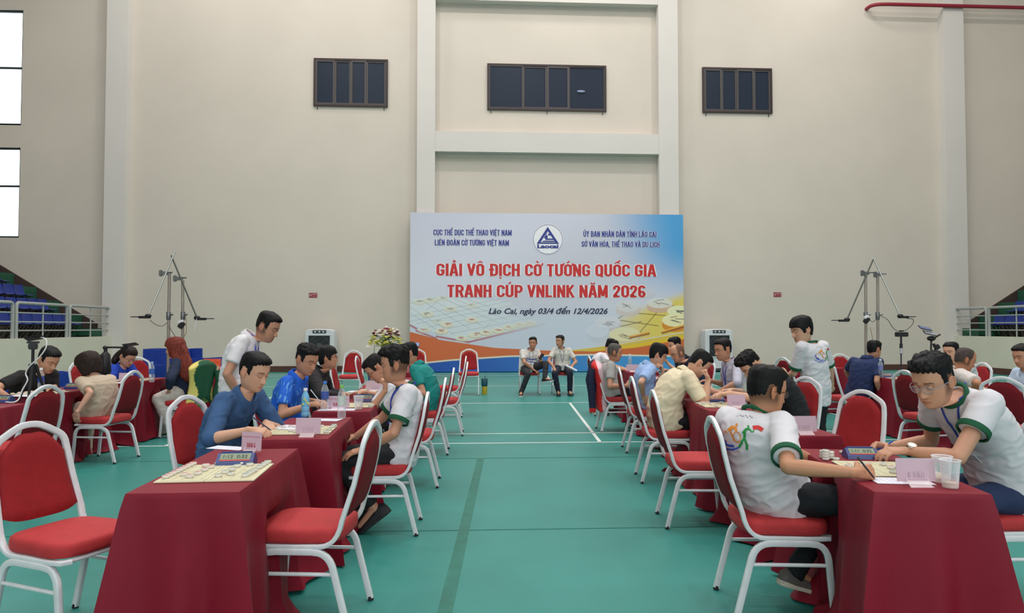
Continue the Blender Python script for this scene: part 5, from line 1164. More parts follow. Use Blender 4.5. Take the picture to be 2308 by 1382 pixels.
person('young man with glasses in a black hoodie looking to the right', X(712, 7.8, .55), Y(716, 845, 7.8), Y(739, 806, 7.8), 12, 2, -5, (38, 36, 40), sleeve=1.9, skin_rgb=SK, hair='bowl', glasses=(110, 70, 70), eyes='open', hunch=.05, sleeve_r=1.2, collar='polo', bulk=1.05,
    arms=dict(R=dict(w=Y(772, 893, 7.6), e=Y(735, 905, 7.4)), L=dict(w=Y(776, 888, 8.0), e=Y(750, 900, 8.2))))
p = person('curly-haired man in a white t-shirt with green collar, hand on his knee', X(903, 5.12, .54), Y(915, 872, 5.1), Y(889, 822, 5.1), 183, -8, 184, WT, trim=GT, near=2, skin_rgb=SK, hair='curly', fade=True, hrgb=(26, 24, 26), pants=(28, 30, 34), lanyard=(50, 70, 170), sleeve=.7, sleeve_r=1.18, cuff=.93, shoes=(30, 30, 34), sole=(36, 36, 40), bulk=.98, syaw=188,
    arms=dict(L=dict(w=Y(822, 1012, 4.9), e=Y(915, 1010, 4.7), d=V((-.9, .0, -.25)), n=(0, 0.25, -1), curl=.18, spread=.3), R=dict(w=Y(800, 985, 5.35), e=Y(880, 980, 5.5), d=V((-1, -.2, 0)))),
    legs=dict(L=(Y(758, 1043, 4.98), Y(845, 1146, 5.0) , (-1, 0, -.75)), R=(Y(762, 1030, 5.25), Y(812, 1155, 5.25), (-1, 0, -.5))))
decal(p, p['O'] + p['SJ']['L'] + V((0, 0, -.15)), V((1, 0, 0)), V((0, 0, 1)), [([(x_, .006 * math.sin(x_ * 300)), (x_ + .008, .006 * math.cos(x_ * 200))], .004, (50, 96, 80)) for x_ in np.arange(-.04, .04, .012)])
person('man in white bent over the board behind the curly-haired man', X(905, 6.62, .55), Y(885, 872, 6.6), Y(848, 831, 6.6), 190, -45, 180, (216, 216, 224), skin_rgb=SK, hair='short', near=1, eyes='closed', glasses=(90, 60, 60),
    arms=dict(L=dict(w=Y(868, 880, 6.35), e=Y(838, 915, 6.25), d=V((.1, .2, 1)), n=(-1, 0, 0), curl=1.0), R=dict(w=Y(820, 885, 6.8), e=Y(850, 900, 7.0), d=V((-1, 0, 0)))))
p = person('man in a teal polo shirt seen from behind at a left table', X(962, 8.25, .55), Y(945, 832, 8.2), Y(922, 797, 8.2), 178, -16, 165, (24, 132, 128), collar='polo', skin_rgb=SK, hair='short', hrgb=(22, 22, 24), belly=.02, bulk=1.05, hunch=.05, pants=(24, 26, 34),
    arms=dict(L=dict(w=Y(905, 880, 7.9), e=Y(936, 900, 7.9), d=V((-1, 0, 0))), R=dict(w=Y(900, 880, 8.4), e=Y(930, 890, 8.6), d=V((-1, 0, 0)))))
decal(p, p['O'] + p['N'] * .6 + p['P'] * .4, -p['lf'], p['up'], [([(.03 * math.cos(a), .05 + .03 * math.sin(a)), (.03 * math.cos(a + .5), .05 + .03 * math.sin(a + .5))], .010, (96, 176, 168)) for a in np.arange(0, 6.28, .55)] + [([(x_, -.04), (x_ + .012, -.04)], .010, (150, 206, 200)) for x_ in np.arange(-.07, .06, .018)])
# ---- two arbiters in front of the banner
p = person('man seated before the banner with a phone and one leg crossed', X(1191, 15.2, .56), Y(1195, 791, 15.15), Y(1201, 773, 15.12), -105, -4, -78, (206, 202, 198), collar='polo', skin_rgb=(188, 134, 108), hair='short', eyes='open', pants=(44, 46, 52), lanyard=(70, 80, 150), bulk=1.1, belly=.02, shoes=(32, 32, 36), sole=(214, 212, 206), sleeve=.7,
    arms=dict(R=dict(w=Y(1201, 833, 15.0), e=Y(1182, 820, 14.9), d=V((.6, -.3, -.3)), n=(0, 0, -1)), L=dict(w=Y(1219, 812, 14.85), e=Y(1226, 834, 15.1), d=V((-.1, -.1, 1)), n=(-.6, .6, 0), curl=.9)),
    legs=dict(R=(Y(1190, 843, 14.75), Y(1175, 884, 14.8), (-.15, -1, 0)), L=(Y(1230, 820, 14.85), Y(1228, 853, 14.72), (.75, -.5, .15))))
decal(p, p['O'] + p['N'] * .6 + p['P'] * .4 + p['fw'] * .1, p['lf'], p['up'], [([(-.16, .05), (-.06, .02), (.12, .0)], .02, (60, 84, 160)), ([(-.15, .01), (-.05, -.02), (.12, -.05)], .014, (60, 84, 160))])
ph = thing('phone', 'dark phone held up by the seated man before the banner', 'phone', Y(1220, 804, 14.82)); MB().box((0, 0, 0), (.07, .009, .14), 0, 0, Matrix.Rotation(.6, 3, 'Y'), .003).build('case', mat('phone_black', (24, 24, 30), .3), ph)
p = person('man seated before the banner holding rolled paper, looking aside', X(1268, 15.2, .56), Y(1266, 787, 15.15), Y(1262, 769, 15.12), -135, -3, -92, (204, 200, 192), collar='polo', skin_rgb=SK, hair='fade', fade=True, hrgb=(52, 46, 44), eyes='open', pants=(28, 32, 52), lanyard=(70, 80, 150), shoes=(34, 32, 34), sole=(50, 48, 48), bulk=1.0, sleeve=.7,
    arms=dict(R=dict(w=Y(1249, 829, 14.85), e=Y(1240, 815, 15.0), d=V((.15, -.6, -.6)), n=(0, -.5, -1), curl=.2, spread=.35), L=dict(w=Y(1290, 824, 14.85), e=Y(1294, 812, 15.05), d=V((-.2, -.5, -.6)), n=(-.3, 0, -1), curl=.9)),
    legs=dict(R=(Y(1250, 842, 14.78), Y(1258, 882, 14.85), (-.05, -1, 0)), L=(Y(1285, 842, 14.78), Y(1284, 882, 14.85), (.05, -1, 0))))
o = tag(MB().tube([Y(1276, 824, 14.72), Y(1300, 836, 14.7)], .022, 12).build('rolled_paper', m_pap), 'white rolled paper in the hand of the seated arbiter', 'paper')
# ---- right block, facing right
p = person('man in glasses and a white t-shirt with a coloured sports print on his back', X(1748, 3.62, .55), Y(1702, 934, 3.6), Y(1729, 880, 3.58), 12, -12, 28, WT, trim=GT, near=2, skin_rgb=(186, 134, 104), hair='fade', fade=True, hrgb=(24, 24, 26), glasses=(22, 22, 26), bulk=1.03, belly=.03, sleeve=.78, sleeve_r=1.1, hem=.06, syaw=34, pants=(24, 28, 34), shoes=(96, 92, 88), sole=(206, 196, 180), hunch=.07,
    arms=dict(R=dict(w=Y(1926, 1066, 3.08), e=Y(1800, 1120, 3.0), d=V((.95, .1, .02)), n=(.1, .75, -.5), curl=.8, thumb=.9, len=1.12), L=dict(w=Y(1880, 1060, 3.75), e=Y(1820, 1060, 3.9), d=V((.8, -.5, -.1)))),
    legs=dict(R=(Y(1930, 1128, 3.35), Y(1916, 1338, 3.38), (.75, .65, 0)), L=(Y(1900, 1095, 3.75), Y(1793, 1288, 3.62), (.95, .1, -.28))))
decal(p, p['O'] + p['N'] - p['up'] * .155 - p['fw'] * .1 + p['lf'] * .015, -p['lf'], p['up'], [([(a_ * .95, b_ * .95) for a_, b_ in s_[0]], s_[1] * 1.3, s_[2]) for s_ in ATH])
decal(p, p['O'] + p['N'] - p['up'] * .04 - p['fw'] * .1, -p['lf'], p['up'], [([(x_, .005 * math.sin(x_ * 300)), (x_ + .007, .005 * math.cos(x_ * 200))], .004, (90, 96, 104)) for x_ in np.arange(-.045, .045, .012)])
pen(Y(1972, 1080, 3.04), V((-.42, .05, .55)), (60, 56, 60), 'black and brown pen in the fist over the right board', .12)
person('man in a cream polo shirt resting his cheek on his fist', X(1503, 6.62, .55), Y(1533, 850, 6.6), Y(1577, 820, 6.6), -6, -42, 6, (222, 208, 178), collar='polo', skin_rgb=SL, hair='short', hrgb=(22, 22, 26), hunch=.09, bulk=1.08, belly=.03, eyes='closed', hem=.0, sleeve=.8, sleeve_r=1.15, pants=(26, 26, 30),
    arms=dict(R=dict(w=Y(1596, 856, 6.38), e=Y(1597, 935, 6.3), d=V((-.2, .1, 1)), n=(-1, .3, 0), curl=1.3, thumb=.2), L=dict(w=Y(1640, 893, 6.8), e=Y(1600, 910, 6.9), d=V((.9, -.2, 0)))))
p = person('young man in a light blue shirt resting his chin on his hand', X(1462, 8.2, .55), Y(1457, 831, 8.2), Y(1484, 799, 8.2), -6, -22, 0, (150, 178, 222), collar='shirt', skin_rgb=SL, hair='bowl', hrgb=(22, 22, 24), glasses=(70, 60, 60), lanyard=(50, 80, 200), hunch=.06, sleeve=.8, pants=(44, 56, 84), sleeve_r=1.15,
    arms=dict(L=dict(w=Y(1494, 840, 8.15), e=Y(1497, 878, 8.15), d=V((-.2, -.1, 1)), n=(-1, 0, 0), curl=.8), R=dict(w=Y(1450, 893, 8.0), e=Y(1440, 872, 7.8), d=V((.5, .2, -.9)), n=(0, 1, 0))))
person('grey-haired man in a grey polo shirt with his hands in his lap', X(1378, 9.8, .55), Y(1370, 819, 9.8), Y(1386, 794, 9.8), -4, -12, 5, (164, 162, 160), collar='polo', skin_rgb=SK, hair='buzz', hrgb=(84, 80, 76), fade=True, belly=.05, bulk=1.08, pants=(36, 38, 50), shoes=(26, 26, 28),
    arms=dict(R=dict(w=Y(1409, 870, 9.6), e=Y(1372, 872, 9.5), d=V((1, 0, .1)), n=(0, 1, 0), curl=.6), L=dict(w=Y(1412, 872, 10), e=Y(1390, 872, 10.1), d=V((1, -.2, 0)))))
person('man in a white t-shirt behind the grey polo man reaching over a board', X(1345, 11.5, .55), Y(1352, 806, 11.5), Y(1378, 783, 11.5), 0, -24, 0, (218, 214, 222), skin_rgb=SL, hair='spiky', near=0, hunch=.06,
    arms=dict(R=dict(w=Y(1408, 834, 11.25), e=Y(1385, 835, 11.1), d=V((1, 0, -.1)), curl=.3), L=dict(w=Y(1410, 832, 11.7), e=Y(1390, 832, 11.8), d=V((1, 0, 0)))))
# ---- right block, facing left
p = person('man with glasses and a wristwatch in a white t-shirt writing with a blue pen', X(2266, 3.62, .55), Y(2160, 898, 3.47), Y(2102, 858, 3.42), 203, -24, 190, (210, 208, 214), trim=GT, near=2, skin_rgb=(196, 146, 120), hair='spiky', hrgb=(22, 22, 24), fade=True, glasses=(150, 150, 160), lanyard=(44, 66, 150), bulk=1.06, belly=.02, sleeve=.52, sleeve_r=1.15, pants=(36, 50, 84), hunch=.05, shoes=(40, 38, 40), sole=(210, 205, 198), sc=1.05,
    arms=dict(L=dict(w=Y(2046, 1017, 3.5), e=Y(2140, 1080, 3.2), d=V((-.95, .15, .02)), n=(0, .15, -1), curl=.38, spread=.1, len=1.1), R=dict(w=Y(2000, 1008, 3.78), e=Y(2100, 1030, 3.9), d=V((-.95, -.1, .12)), n=(0, -.6, -.8), curl=.75, thumb=.9, len=1.15)),
    legs=dict(L=(X(2180, 3.45, .56), X(2240, 3.45, .085), (-1, 0, 0)), R=(X(2150, 3.75, .56), X(2230, 3.75, .085), (-1, .2, 0))))
Wl = p['EW']['L'][1] + p['O']; Wr = p['EW']['R'][1] + p['O']
pen(Wr + V((-.105, -.02, -.03)), V((.34, .0, .18)), (40, 76, 180), 'blue ballpoint pen in the raised hand of the wristwatch man', .14)
wt = thing('wristwatch', 'wristwatch with a white round dial and black strap on a left wrist', 'watch', Wl + (p['EW']['L'][0] + p['O'] - Wl).normalized() * .012); Rw = Matrix.Rotation(math.radians(90), 3, 'Y'); ww = MB(); ww.lathe([(.0285, -.010), (.0295, 0), (.0285, .010), (.0265, .010), (.0265, -.010), (.0285, -.010)], 24, (0, 0, 0), 0, Rw); ww.build('strap', mat('watch_strap', (24, 22, 24), .5), wt)
wd_ = MB().lathe([(.0, 0), (.021, 0), (.021, .006), (.019, .008), (0, .008)], 24, (0, -.017, .030), 0, Matrix.Rotation(math.radians(28), 3, 'X')).build('dial', mat('watch_dial', (236, 236, 236), .25), wt)
MB().tube([(.0215 * math.cos(a), -.017 + .019 * math.sin(a) - .003, .030 + .0105 * math.sin(a) + .0075) for a in np.linspace(0, 6.283, 25)[:-1]], .0018, 6, closed=True).build('bezel', mat('gold_bezel', (190, 150, 110), .3, metal=.8), wt)
person('man in a black t-shirt bent low over the board behind the glasses man', X(1785, 6.45, .55), Y(1722, 846, 6.4), Y(1692, 824, 6.4), 185, -48, 178, (30, 30, 34), skin_rgb=SL, hair='curly', hrgb=(24, 22, 24), hunch=.08, bulk=1.12, eyes='closed', collar='crew',
    arms=dict(L=dict(w=Y(1645, 887, 6.15), e=Y(1690, 905, 6.1), d=V((-1, .1, 0)), curl=.25), R=dict(w=Y(1650, 880, 6.7), e=Y(1700, 890, 6.8), d=V((-1, 0, 0)))))
person('thin man in a pale lavender shirt with rolled sleeves', X(1655, 8.22, .55), Y(1647, 816, 8.2), Y(1629, 788, 8.2), 192, -12, 184, (186, 184, 200), smat=m_chk, sleeve=1.12, collar='shirt', skin_rgb=SK, hair='short', hrgb=(26, 24, 26), hunch=.03, lanyard=(80, 90, 170),
    arms=dict(L=dict(w=Y(1618, 884, 7.95), e=Y(1655, 875, 7.8), d=V((-1, 0, -.1))), R=dict(w=Y(1600, 858, 8.4), e=Y(1625, 870, 8.5), d=V((-1, 0, 0)))))
person('bald man with glasses in a navy shirt studying his board', X(1570, 9.8, .55), Y(1556, 820, 9.8), Y(1527, 796, 9.8), 186, -22, 182, (36, 42, 66), skin_rgb=(198, 148, 122), hair='bald', glasses=(60, 50, 50), fade=True, bulk=1.08, collar='crew', hunch=.06,
    arms=dict(L=dict(w=Y(1520, 842, 9.55), e=Y(1545, 860, 9.5), d=V((-1, 0, .3)), curl=.8), R=dict(w=Y(1515, 858, 10), e=Y(1540, 865, 10.1), d=V((-1, 0, 0)))))
person('man in black with spiky hair, hand at his chin, before the banner edge', X(1545, 11.3, .55), Y(1532, 800, 11.3), Y(1520, 779, 11.3), 188, -10, 184, (30, 30, 34), skin_rgb=SL, hair='spiky', near=0,
    arms=dict(L=dict(w=Y(1504, 818, 11.1), e=Y(1512, 838, 11.05), d=V((-.4, 0, .8)), n=(-1, 0, 0), curl=.9), R=dict(w=Y(1500, 834, 11.5), e=Y(1520, 840, 11.5), d=V((-1, 0, 0)))))
p = person('standing boy in a white t-shirt with a sports print on the back', X(1838, 7.05, .84), Y(1832, 777, 7.0), Y(1806, 743, 7.0), 186, -16, 114, WT, trim=GT, skin_rgb=SL, hair='bowl', hrgb=(22, 22, 24), standing=True, bulk=.92, hem=.16, pants=(24, 24, 28), sleeve=.8, sleeve_r=1.1, sc=1.1, hunch=.01,
    arms=dict(L=dict(w=Y(1776, 846, 7.3), e=Y(1800, 865, 6.8), d=V((-.6, .6, .1)), n=(0, 1, 0), curl=.5), R=dict(w=Y(1876, 872, 7.35), e=Y(1890, 840, 7.1), d=V((-.2, .3, -.8)), n=(0, 1, 0))))
decal(p, p['O'] + p['N'] - p['up'] * .13 - p['fw'] * .1 - p['lf'] * .03, -p['lf'], p['up'], ATH)
decal(p, p['O'] + p['N'] - p['up'] * .04 - p['fw'] * .1, -p['lf'], p['up'], [([(x_, .005 * math.sin(x_ * 300)), (x_ + .007, .005 * math.cos(x_ * 200))], .004, (90, 96, 104)) for x_ in np.arange(-.045, .045, .012)])
# ---- outer right
person('man in a navy polo shirt seen from behind at the outer right table', X(1938, 9.65, .55), Y(1952, 812, 9.6), Y(1971, 788, 9.6), 22, -8, 48, (34, 48, 88), collar='polo', skin_rgb=SK, hair='short', hrgb=(26, 24, 26), pants=(40, 54, 84), bulk=1.06, sleeve=.75,
    arms=dict(R=dict(w=Y(1988, 893, 9.45), e=Y(1972, 885, 9.3), d=V((.6, .5, -.3))), L=dict(w=Y(1925, 868, 10.0), e=Y(1912, 850, 10.0), d=V((.3, .5, -.5)))))
person('round-faced man in a white shirt beside the phone tripod', X(2175, 9.05, .55), Y(2160, 822, 9.0), Y(2143, 793, 9.0), 205, -6, 196, (220, 216, 222), collar='polo', skin_rgb=SL, hair='short', eyes='down', bulk=1.1, belly=.03,
    arms=dict(L=dict(w=Y(2120, 870, 8.7), e=Y(2150, 880, 8.6), d=V((-1, 0, 0)))))
person('balding man in a patterned white shirt leaning on his elbow', X(2122, 7.55, .55), Y(2150, 838, 7.4), Y(2176, 811, 7.3), -14, -22, -2, (206, 198, 194), smat=m_pat, collar='crew', skin_rgb=(184, 130, 100), hair='balding', hrgb=(70, 60, 58), fade=True, hunch=.08, bulk=1.05, sleeve=.85, sleeve_r=1.15,
    arms=dict(R=dict(w=Y(2188, 893, 7.15), e=Y(2212, 892, 6.95), d=V((-.4, .1, -.5)), n=(0, -1, 0), curl=.5), L=dict(w=Y(2190, 885, 7.5), e=Y(2212, 885, 7.6), d=V((.6, -.4, 0)))))
person('man in a light blue shirt cut by the right edge of the picture', X(2328, 7.5, .55), Y(2318, 838, 7.5), Y(2304, 802, 7.5), 190, -16, 184, (186, 208, 232), collar='shirt', skin_rgb=SK, hair='short', fade=True)
# ---- outer left
person('man in a black t-shirt behind the camera tripod at the left', X(60, 7.95, .55), Y(84, 846, 7.9), Y(110, 811, 7.9), -22, -32, -25, (28, 28, 30), collar='crew', skin_rgb=(202, 152, 126), hair='short', hrgb=(22, 22, 24), bulk=1.12, hunch=.06, sc=1.12, sleeve=.75,
    arms=dict(R=dict(w=Y(42, 912, 7.6), e=Y(6, 895, 7.5), d=V((.8, -.2, -.3)), len=1.1), L=dict(w=Y(122, 872, 7.9), e=Y(118, 880, 8.2), d=V((-.3, -.8, -.2)))))
person('woman with short brown hair in a beige dress seen from behind', X(228, 7.9, .54), Y(212, 854, 7.9), Y(200, 825, 7.9), 172, -28, 150, (190, 172, 152), sex='f', skin_rgb=(204, 156, 134), hair='bob', hrgb=(58, 42, 38), hunch=.07, hem=.1, bulk=1.12, pants=(180, 162, 144), pant_r=1.15, sleeve=.72, sc=1.16, shoes=(180, 150, 130), sleeve_r=1.1,
    arms=dict(L=dict(w=Y(174, 930, 7.5), e=Y(206, 930, 7.4), d=V((-.2, .2, -.9)), n=(0, 1, 0), curl=.4), R=dict(w=Y(178, 925, 8.0), e=Y(180, 900, 8.2), d=V((.1, -.3, -.9)))))
person('woman with glasses and tied hair in a bright blue blouse writing', X(262, 9.9, .55), Y(276, 829, 9.9), Y(288, 804, 9.9), -22, -30, -15, (22, 62, 170), sex='f', collar='polo', skin_rgb=(208, 160, 136), hair='tied', hrgb=(48, 34, 32), glasses=(90, 50, 60), sleeve=1.0, sleeve_r=1.5, bulk=1.08, sc=1.14, hunch=.04,
    arms=dict(R=dict(w=Y(284, 857, 9.6), e=Y(258, 862, 9.6), d=V((.9, 0, -.1)), curl=.5), L=dict(w=Y(300, 855, 9.8), e=Y(310, 860, 10), d=V((-.6, -.6, -.1)))))
person('woman with long red hair in a navy blouse and white trousers', X(412, 9.65, .56), Y(405, 812, 9.6), Y(394, 785, 9.6), 184, -6, 182, (32, 44, 70), sex='f', skin_rgb=(208, 160, 136), hair='long', hrgb=(112, 48, 38), sleeve=1.75, sleeve_r=1.3, sc=1.14, pants=(206, 198, 192), pant_r=1.3, flare=1.7, shoes=(186, 148, 52), sole=(150, 110, 50), hunch=.03,
    arms=dict(L=dict(w=Y(380, 882, 9.4), e=Y(384, 850, 9.2), d=V((-.4, .5, -.5)), curl=.5), R=dict(w=Y(378, 884, 9.7), e=Y(382, 855, 9.9), d=V((-.3, -.6, -.4)))),
    legs=dict(L=(Y(358, 900, 9.45), Y(398, 972, 9.5), (-.6, -.3, -.7)), R=(Y(362, 898, 9.8), Y(365, 972, 9.8), (-1, 0, 0))))
# long hair falling down her back, part of her
rh = [c_ for c_ in COL.objects if c_.get('label', '').startswith('woman with long red hair')][0]; O_ = rh.location
hb = MB()
for dx in (-6, 0, 7, 13):
    for dy in (-.09, 0, .09):
        pts = [Y(398 + dx * .8, 772, 9.6 + dy * .8) - O_, Y(402 + dx * 1.2, 800, 9.6 + dy) - O_, Y(410 + dx * 1.3, 825, 9.58 + dy * 1.3) - O_, Y(422 + dx * 1.1, 850, 9.56 + dy * 1.3) - O_, Y(427 + dx * .7, 866 - abs(dy) * 60, 9.55 + dy) - O_]
        hb.tube(pts, [.045, .05, .05, .038, .012], 10)
v_, n_, f_ = evalmesh(hb, .012, 3); o_ = np.array([noise.noise(V((p_[0] * 40, p_[1] * 40, p_[2] * 4))) for p_ in v_]); np_obj('hair', v_ + n_ * (o_ * .014)[:, None], f_, MATS['hair_112_48'], rh)
bh = [c_ for c_ in COL.objects if c_.get('label', '').startswith('woman with glasses and tied')][0]; O_ = bh.location
hb = MB().tube([Y(276, 793, 9.95) - O_, Y(266, 803, 9.95) - O_, Y(258, 814, 9.92) - O_, Y(254, 822, 9.9) - O_], [.05, .055, .05, .02], 10); v_, n_, f_ = evalmesh(hb, .012, 3); np_obj('hair', v_, f_, MATS['hair_48_34'], bh)

# ---- the skirts of the cloths give way to the legs pushed under the tables
for o in CLOTHS:
    Mw = Matrix.Translation(o.location) @ Matrix.Rotation(o.rotation_euler.z, 4, 'Z'); Mi = Mw.inverted(); near_ = [(Mi @ a, Mi @ b, r1, r2) for a, b, r1, r2 in LEGS if ((a + b) / 2 - o.location).xy.length < 1.1]
    if not near_: continue
    for v in o.data.vertices:
        x, y, z = v.co
        if z > TH - .03 or abs(x) < .05: continue
        sg = 1 if x > 0 else -1; best = abs(x)
        for a, b, r1, r2 in near_:
            if max(sg * a.x, sg * b.x) < .12: continue
            for k in range(13):
                t = k / 12; p = a + (b - a) * t; r = (r1 + (r2 - r1) * t) + .02; d2 = (p.y - y) ** 2 + (p.z - z) ** 2
                if d2 < r * r: best = min(best, max(.04, sg * p.x - math.sqrt(r * r - d2)))
        v.co.x = sg * best
# ================================================================== PROPS
m_blk = mat('black_plastic', (26, 26, 30), .45); m_gry = mat('grey_metal', (120, 122, 124), .35, metal=.7); m_galv = mat('galvanised_pole', (158, 148, 140), .4, metal=.5, vary=.08, vscale=10); m_rod = mat('steel_rod', (190, 190, 186), .3, metal=.8); m_rodd = mat('dark_rod', (84, 88, 84), .4, metal=.5)
def tripod_phone(p, h, lab, deg=0, foot=TH, spread=.09, head=True):
    t = thing('phone_tripod', lab, 'tripod', (p[0], p[1], foot), math.radians(deg), 'tripods on the tables')
    MB().tube([(0, 0, h * .35), (0, 0, h * .9)], .013, 10).tube([(0, 0, h * .3), (0, 0, h * .62)], .028, 10).build('column', m_blk, t)
    for k in range(3):
        a = 2.09 * k + .5; MB().tube([(.02 * math.cos(a), .02 * math.sin(a), h * .62), (spread * math.cos(a), spread * math.sin(a), .01)], [.016, .010], 8).ell((spread * math.cos(a), spread * math.sin(a), .012), .012, 8, 6).build('leg', m_blk, t)
    if head:
        MB().box((0, 0, h * .92), (.07, .06, .06), b=.008).box((0, 0, h * .985), (.10, .03, .02), b=.004).build('head', m_blk, t)
    return t
def phone(p, R, lab, scr=(96, 110, 150)):
    o = thing('phone', lab, 'phone', p, 0, 'phones filming the boards'); MB().box((0, 0, 0), (.16, .078, .010), 0, 0, R, .003).build('case', m_blk, o); MB().box(R @ V((0, 0, .0056)), (.146, .068, .002), 0, 0, R).build('screen', mat('scr_%d' % scr[0], scr, .15), o)
RX = lambda d, a='X': Matrix.Rotation(math.radians(d), 3, a)
pt = Z(72, 905, TH + .0); ht = Y(70, 765, pt.y).z - TH
tripod_phone(pt[:2], ht - .02, 'black camera tripod standing on the left table before the man in black', 20, spread=.13)
phone(Y(78, 762, pt.y), RX(-10, 'Y') @ RX(-25), 'phone on the black tripod at the left, plugged to a white cable', (70, 72, 84))
cpts = [Y(92, 760, pt.y), Y(104, 766, pt.y - .02), Y(103, 785, pt.y - .04), Y(88, 806, pt.y - .05), Y(66, 826, pt.y - .06), Y(58, 842, pt.y - .06), Y(62, 857, pt.y - .08), Y(50, 880, pt.y - .1), Y(42, 900, pt.y - .14), V((*Z(30, 907, TH + .012)[:2], TH + .012)), V((*Z(10, 906, TH + .012)[:2], TH + .012))]
def cable(pts, r, m, lab, nm='cable'):
    P_ = [V(q) for q in pts]; out = []
    for i in range(len(P_) - 1):
        a, b, c, d = P_[max(0, i - 1)], P_[i], P_[i + 1], P_[min(len(P_) - 1, i + 2)]
        for t in np.linspace(0, 1, 6)[:-1]: out.append(.5 * ((2 * b) + (c - a) * t + (2 * a - 5 * b + 4 * c - d) * t * t + (3 * b - a - 3 * c + d) * t ** 3))
    out.append(P_[-1]); return tag(MB().tube(out, r, 6).build(nm, m), lab, 'cable')
m_wc = mat('white_cable', (224, 224, 226), .5); m_dc = mat('dark_cable', (96, 92, 84), .5)
cable(cpts, .006, m_wc, 'white charging cable hanging from the phone on the left tripod')
# boom arm phone holder beside the beige woman
bp = Y(236, 878, 8.55); t = thing('phone_boom_stand', 'black folding stand with a horizontal arm behind the woman in beige', 'tripod', (bp.x, 8.55, TH)); L_ = lambda px, py: Y(px, py, 8.55) - V((bp.x, 8.55, TH))
MB().tube([L_(238, 880), L_(238, 840)], .014, 8).tube([L_(238, 845), L_(238, 838), L_(237, 800), L_(238, 793), L_(238, 786)], [.045, .06, .055, .02, .02], 12).build('stand_body', m_blk, t)
MB().tube([L_(237, 783), L_(262, 783), L_(288, 784)], .011, 8).ell(L_(237, 784), .026, 10, 8).ell(L_(282, 783), .028, 10, 8).build('arm', m_blk, t); phone(Y(294, 777, 8.5), RX(-8, 'Y') @ RX(-20), 'phone held flat over the board of the woman in blue', (150, 156, 160))
# right block tripods
pt = Z(2031, 865, TH); t = thing('phone_stand', 'thin black stand with a wide camera behind the right table card', 'tripod', (pt.x, pt.y, TH)); L_ = lambda px, py: Y(px, py, pt.y) - V((pt.x, pt.y, TH))
MB().tube([(0, 0, 0), L_(2031, 798)], .008, 8).tube([L_(2031, 798), L_(2031, 775)], .018, 10).tube([L_(2031, 775), L_(2031, 758)], .012, 8).lathe([(.06, 0), (.06, .008), (.01, .014)], 20).build('pole', m_blk, t); MB().tube([L_(2031, 797), L_(2031, 785)], .0185, 10).build('grip', mat('silver_grip', (180, 180, 186), .4), t)
MB().box(L_(2032, 754), (.15, .05, .055), 0, 0, None, .006).box(L_(2032, 746), (.05, .03, .015), 0, 0, None, .003).build('camera', m_blk, t)
pt = Z(2096, 888, TH); pt = V((5.62, 8.75, TH)); t = thing('phone_stand', 'black stand with a handle holding two phones left of the round-faced man', 'tripod', (pt.x, pt.y, TH)); L_ = lambda px, py: Y(px, py, pt.y) - V((pt.x, pt.y, TH))
MB().tube([(0, 0, 0), L_(2098, 800), L_(2099, 768)], .012, 8).lathe([(.07, 0), (.07, .01), (.015, .02)], 20).build('pole', m_blk, t); MB().ell(L_(2099, 763), (.055, .04, .035), 14, 8).tube([L_(2105, 762), L_(2119, 754)], .012, 8).tube([L_(2110, 800), L_(2109, 785), L_(2104, 775)], .018, 8).box(L_(2113, 782), (.05, .03, .06), 0, 0, RX(-35, 'Y'), .005).build('head', m_blk, t)
phone(Y(2085, 740, pt.y), RX(12, 'Y') @ RX(30), 'upper of two phones on the stand beside the round-faced man', (104, 116, 150)); phone(Y(2095, 751, pt.y - .03), RX(12, 'Y') @ RX(35), 'lower of two phones on the stand beside the round-faced man', (150, 160, 196))
pt = Y(937, 776, 9.0); t = thing('phone_stand', 'phone clamp showing above the hair of the teal polo man', 'tripod', (pt.x, 9.0, TH)); MB().tube([(0, 0, 0), (0, 0, pt.z - TH - .04)], .012, 8).box((0, 0, pt.z - TH - .05), (.06, .05, .09), b=.01).lathe([(.06, 0), (.06, .01), (.015, .02)], 20).build('pole', m_blk, t); phone(V((pt.x - .03, 8.98, pt.z)), RX(8, 'Y') @ RX(35), 'phone filming a board above the hair of the teal polo man', (120, 140, 190))
